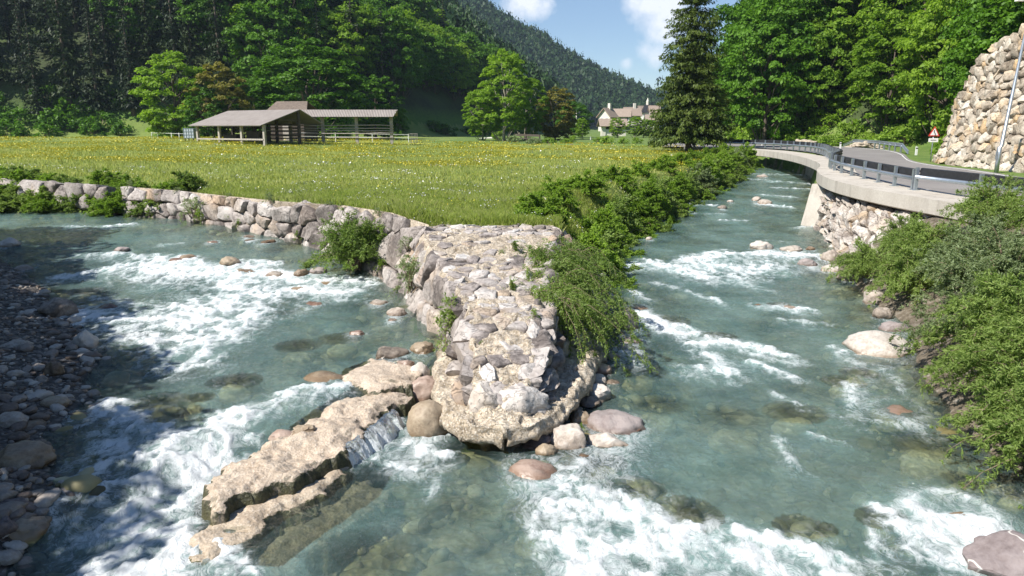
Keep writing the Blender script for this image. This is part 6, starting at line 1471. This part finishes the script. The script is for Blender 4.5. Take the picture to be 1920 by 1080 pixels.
# shrubs on the right bank of the meadow
ON_ = 'first second third fourth fifth sixth seventh eighth ninth tenth eleventh twelfth thirteenth fourteenth fifteenth sixteenth seventeenth eighteenth nineteenth twentieth'.split()
ON_ += ['twenty ' + q for q in ON_[:9]] + ['thirtieth']
ORD = lambda i: ON_[min(i, len(ON_) - 1)]
SHR = [willow_mesh(250 + i, 1.9, 1.25, 46, 24, 13, .060, 'shrub', .35, asp=.4, tw=.38) for i in range(3)]
bank = resamp(np.array([(3.2, 22.6), (3.9, 25), (4.1, 28.5), (6.6, 34), (10.6, 42.5), (15.4, 52), (18.6, 59.5), (22, 66)]), 2.35)
for i, (x, y) in enumerate(bank):
    x -= .5; s = 1.08 + .0 * sstep(20, 60, y) + rg.uniform(-.08, .12); mt = 'willow' if i % 3 == 1 else ('willow_grey' if i % 7 == 4 else None)
    plant_bush(SHR[i % 3], (x - .3, y, tz(x, y) - .2), i * 2.1, s, ORD(i) + ' main shrub from the meadow tip in the riverside row of the right stream', 'shrubs along the meadow bank of the right stream', mt, 'shrub', 'shrub', sz=s * rg.uniform(.85, 1.1))
    if i % 2 == 0: plant_bush(SHR[(i + 1) % 3], (x - 1.8, y + .8, tz(x - 1.8, y + .8) - .3), i * 1.1, s * .8, 'low shrub on the meadow side of the ' + ORD(i) + ' main shrub of the riverside row', 'shrubs along the meadow bank of the right stream', None, 'shrub', 'shrub', sz=s * .65)
    plant_bush(SHR[(i + 2) % 3], (x + .75, y - .4, tz(x + .7, y - .4) - .25), i * 1.9, s * .7, 'low shrub at the water side of the ' + ORD(i) + ' main shrub of the riverside row', 'shrubs along the meadow bank of the right stream', 'willow' if i % 2 else None, 'shrub', 'shrub', sz=s * .55)
# weeds on the far left bank
cn = 0
while cn < 64:
    x, y = rg.uniform(-34, -15.2), rg.uniform(30.5, 38.5)
    e = sde(0, x, y) if x > -29.9 else float(poly_sd(np.array([x]), np.array([y]), MEADOW)[0])
    if e < .05 or e > 3.2: continue
    s = rg.uniform(.55, .95); plant_bush(SHR[cn % 3], (x, y, HT(x, y) - .15), cn, s, 'rank leafy weed clump on the bank before the far left wall', 'weed clumps on the far left bank', 'willow' if cn % 2 else None, 'weed_clump', 'bush', sz=s * rg.uniform(.5, .85)); cn += 1
# undergrowth at the foot of the woods
for i in range(85):
    y = 50 + 60 * rg.random(); fr_ = np.array(FOOT_R); x = float(np.interp(y, fr_[3:9, 1], fr_[3:9, 0])) + rg.uniform(.5, 9)
    if poly_sd(np.array([x]), np.array([y]), [(p[0] - 3, p[1]) for p in RW_BASE] + [(36, 52), (50, 20)])[0] > 0: continue
    s = rg.uniform(1.2, 2.2); plant_bush(SHF[i % 2], (x, y, HT(x, y) - .3), i, s, 'leafy undergrowth bush at the edge of the wood beyond the road', 'undergrowth at the foot of the right wood', None if i % 3 else 'leaf_light', 'undergrowth_bush', 'bush', sz=s * rg.uniform(.8, 1.3))
for i in range(80):
    fo = np.array(FOOT); x = rg.uniform(-115, 4); y = float(np.interp(x, fo[:8, 0], fo[:8, 1])) + rg.uniform(2, 14)
    u = 960 + x / y * F
    if 790 < u < 890: y += 9
    s = rg.uniform(1.5, 2.8); plant_bush(SHF[i % 2], (x, y, HT(x, y) - .4), i, s, 'leafy undergrowth bush at the edge of the left slope forest', 'undergrowth at the foot of the left forest', 'leaf', 'undergrowth_bush', 'bush', sz=s * rg.uniform(.7, 1.2))
# ------------------------------------------------------------------ meadow grass and flowers
m = Mat('grass_blades'); i_ = m.geo('Random Per Island'); n1 = m.noise(.35, 4, .6)
c = m.ramp(m.math('ADD', m.math('MULTIPLY', i_, .6), m.math('MULTIPLY', n1, .5)), [(.25, (.23, .33, .05)), (.55, (.37, .46, .08)), (.85, (.54, .55, .24))])
d = m.princ(c, .6, link=False, spec=.2); t = m.n('ShaderNodeBsdfTranslucent'); m.put(t.inputs[0], c); x_ = m.n('ShaderNodeMixShader'); x_.inputs[0].default_value = .5
m.l(d, x_.inputs[1]); m.l(t.outputs[0], x_.inputs[2]); m.l(x_.outputs[0], m.out.inputs[0]); M['blades'] = m.m
mf_ = m.m.copy(); mf_.name = 'distant_grass'; M['blades_far'] = mf_
for n_ in mf_.node_tree.nodes:
    if n_.type == 'VALTORGB':
        for e_, c_ in zip(n_.color_ramp.elements, ((.29, .36, .07, 1), (.43, .48, .11, 1), (.57, .57, .22, 1))): e_.color = c_
def field(rg, n, y0, y1, pw=1.0, xr=.80):
    X = []; tot = 0
    while tot < n:
        y = y0 * (y1 / y0) ** (rg.random(n) ** pw); x = rg.uniform(-xr, .32, n) * y
        k = (poly_sd(x, y, MEADOW) > .6) & ~((spit_x(y) - 3.2 < x) & (x < 3.0) & (y < 21.0)); X.append(np.stack([x[k], y[k]], 1)); tot += int(k.sum())
    return np.concatenate(X)[:n]
def grass(name, n, y0, y1, h, wd, seed, pw=1.0, mat='blades'):
    rg = np.random.default_rng(seed); XY = field(rg, n, y0, y1, pw); z = terrain(XY[:, 0], XY[:, 1]); P0 = np.c_[XY, z - .02]
    dn = .6 + .8 * np.clip(fbm(XY[:, 0] / 2.5, XY[:, 1] / 2.5, 4, o=3) + .4, 0, 1); hh_ = h * rg.uniform(.5, 1.2, n) * dn; a = rg.uniform(0, 6.28, n); w_ = wd * rg.uniform(.6, 1.3, n)
    le = rg.normal(size=(n, 2)) * .28 * hh_[:, None]; s = np.stack([np.cos(a), np.sin(a), 0 * a], 1) * w_[:, None]
    mid = P0 + np.c_[le * .35, hh_ * .6]; tip = P0 + np.c_[le, hh_]
    V = np.stack([P0 - s, P0 + s, mid + s * .7, tip, mid - s * .7], 1).reshape(-1, 3); o = mk(name, V, np.arange(5 * n).reshape(-1, 5), M[mat]); kind(o, 'stuff')
grass('meadow_grass', 150000, 19.8, 34, .24, .009, 51, 1.2)
grass('far_meadow_grass', 100000, 31, 84, .20, .022, 52, 1.0, 'blades_far')
def flowers(name, n, y0, y1, sc, thr, s0, mat, seed, xr=.8, zz=.26, grow=.0011):
    rg = np.random.default_rng(seed); P_ = field(rg, n * 8, y0, y1, 1.0, xr); q = fbm(P_[:, 0] / sc, P_[:, 1] / (sc * .7), seed, o=4, gain=.7); P_ = P_[q > thr][:n]; n = len(P_)
    z = terrain(P_[:, 0], P_[:, 1]) + zz * rg.uniform(.7, 1.2, n); k = 6; a = np.arange(k) * 2 * math.pi / k; r = (s0 + grow * P_[:, 1]) * rg.uniform(.7, 1.2, n)
    tl = rg.normal(size=(n, 2)) * .5
    ring = np.stack([P_[:, 0, None] + r[:, None] * np.cos(a), P_[:, 1, None] + r[:, None] * np.sin(a), z[:, None] + r[:, None] * (np.cos(a) * tl[:, :1] + np.sin(a) * (tl[:, 1:] - .4))], 2)
    o = mk(name, ring.reshape(-1, 3), np.arange(n * k).reshape(-1, k), M[mat]); kind(o, 'stuff')
m = Mat('daisy'); m.princ((.72, .72, .68), .7); M['daisy'] = m.m
m = Mat('buttercup'); m.princ((.66, .56, .06), .5); M['buttercup'] = m.m
flowers('white_flowers', 3600, 20, 42, 2.6, .36, .009, 'daisy', 61, grow=.0004)
flowers('far_white_flowers', 1500, 40, 75, 5, .5, .02, 'daisy', 62, .45, grow=.0005)
flowers('yellow_flowers', 34000, 46, 102, 9, .02, .009, 'buttercup', 63, grow=.0005)
flowers('near_yellow_flowers', 1300, 24, 45, 4, .3, .012, 'buttercup', 64, grow=.0003)
# road side verge grass is short; loose rubble and bare earth scars beyond the road
for u, v, w_, lb in [(1512, 264, 60, 'bare stony scar in the bank beyond the road under the wood'), (1628, 262, 70, 'ochre earth scar in the bank behind the roadside guardrail')]:
    pc = PD(u, v, 82 if u < 1560 else 74); RK[0] += 1
    s = w_ * pc[1] / F / 2; Vr, Fr = rock_mesh(700 + RK[0], s, 2.5, .75, .3, 5, .3)
    o = mk('earth_scar', Vr, Fr, M['scar'] if 'scar' in M else M['conglomerate'], None, True, None, attrs={'wet': np.zeros(len(Vr))}); o.location = (pc[0], pc[1] + .6, HT(pc[0], pc[1])); tag(o, lb, 'earth bank')
# ------------------------------------------------------------------ air
hm = Mat('haze'); vol = hm.n('ShaderNodeVolumePrincipled'); vol.inputs['Color'].default_value = (.62, .78, 1.0, 1); vol.inputs['Density'].default_value = .00017; vol.inputs['Anisotropy'].default_value = .2
hm.l(vol.outputs[0], hm.out.inputs['Volume'])
hb = MB().box(-1800, -60, -8, 1800, 2200, 420).build('haze', hm.m); kind(hb, 'stuff')
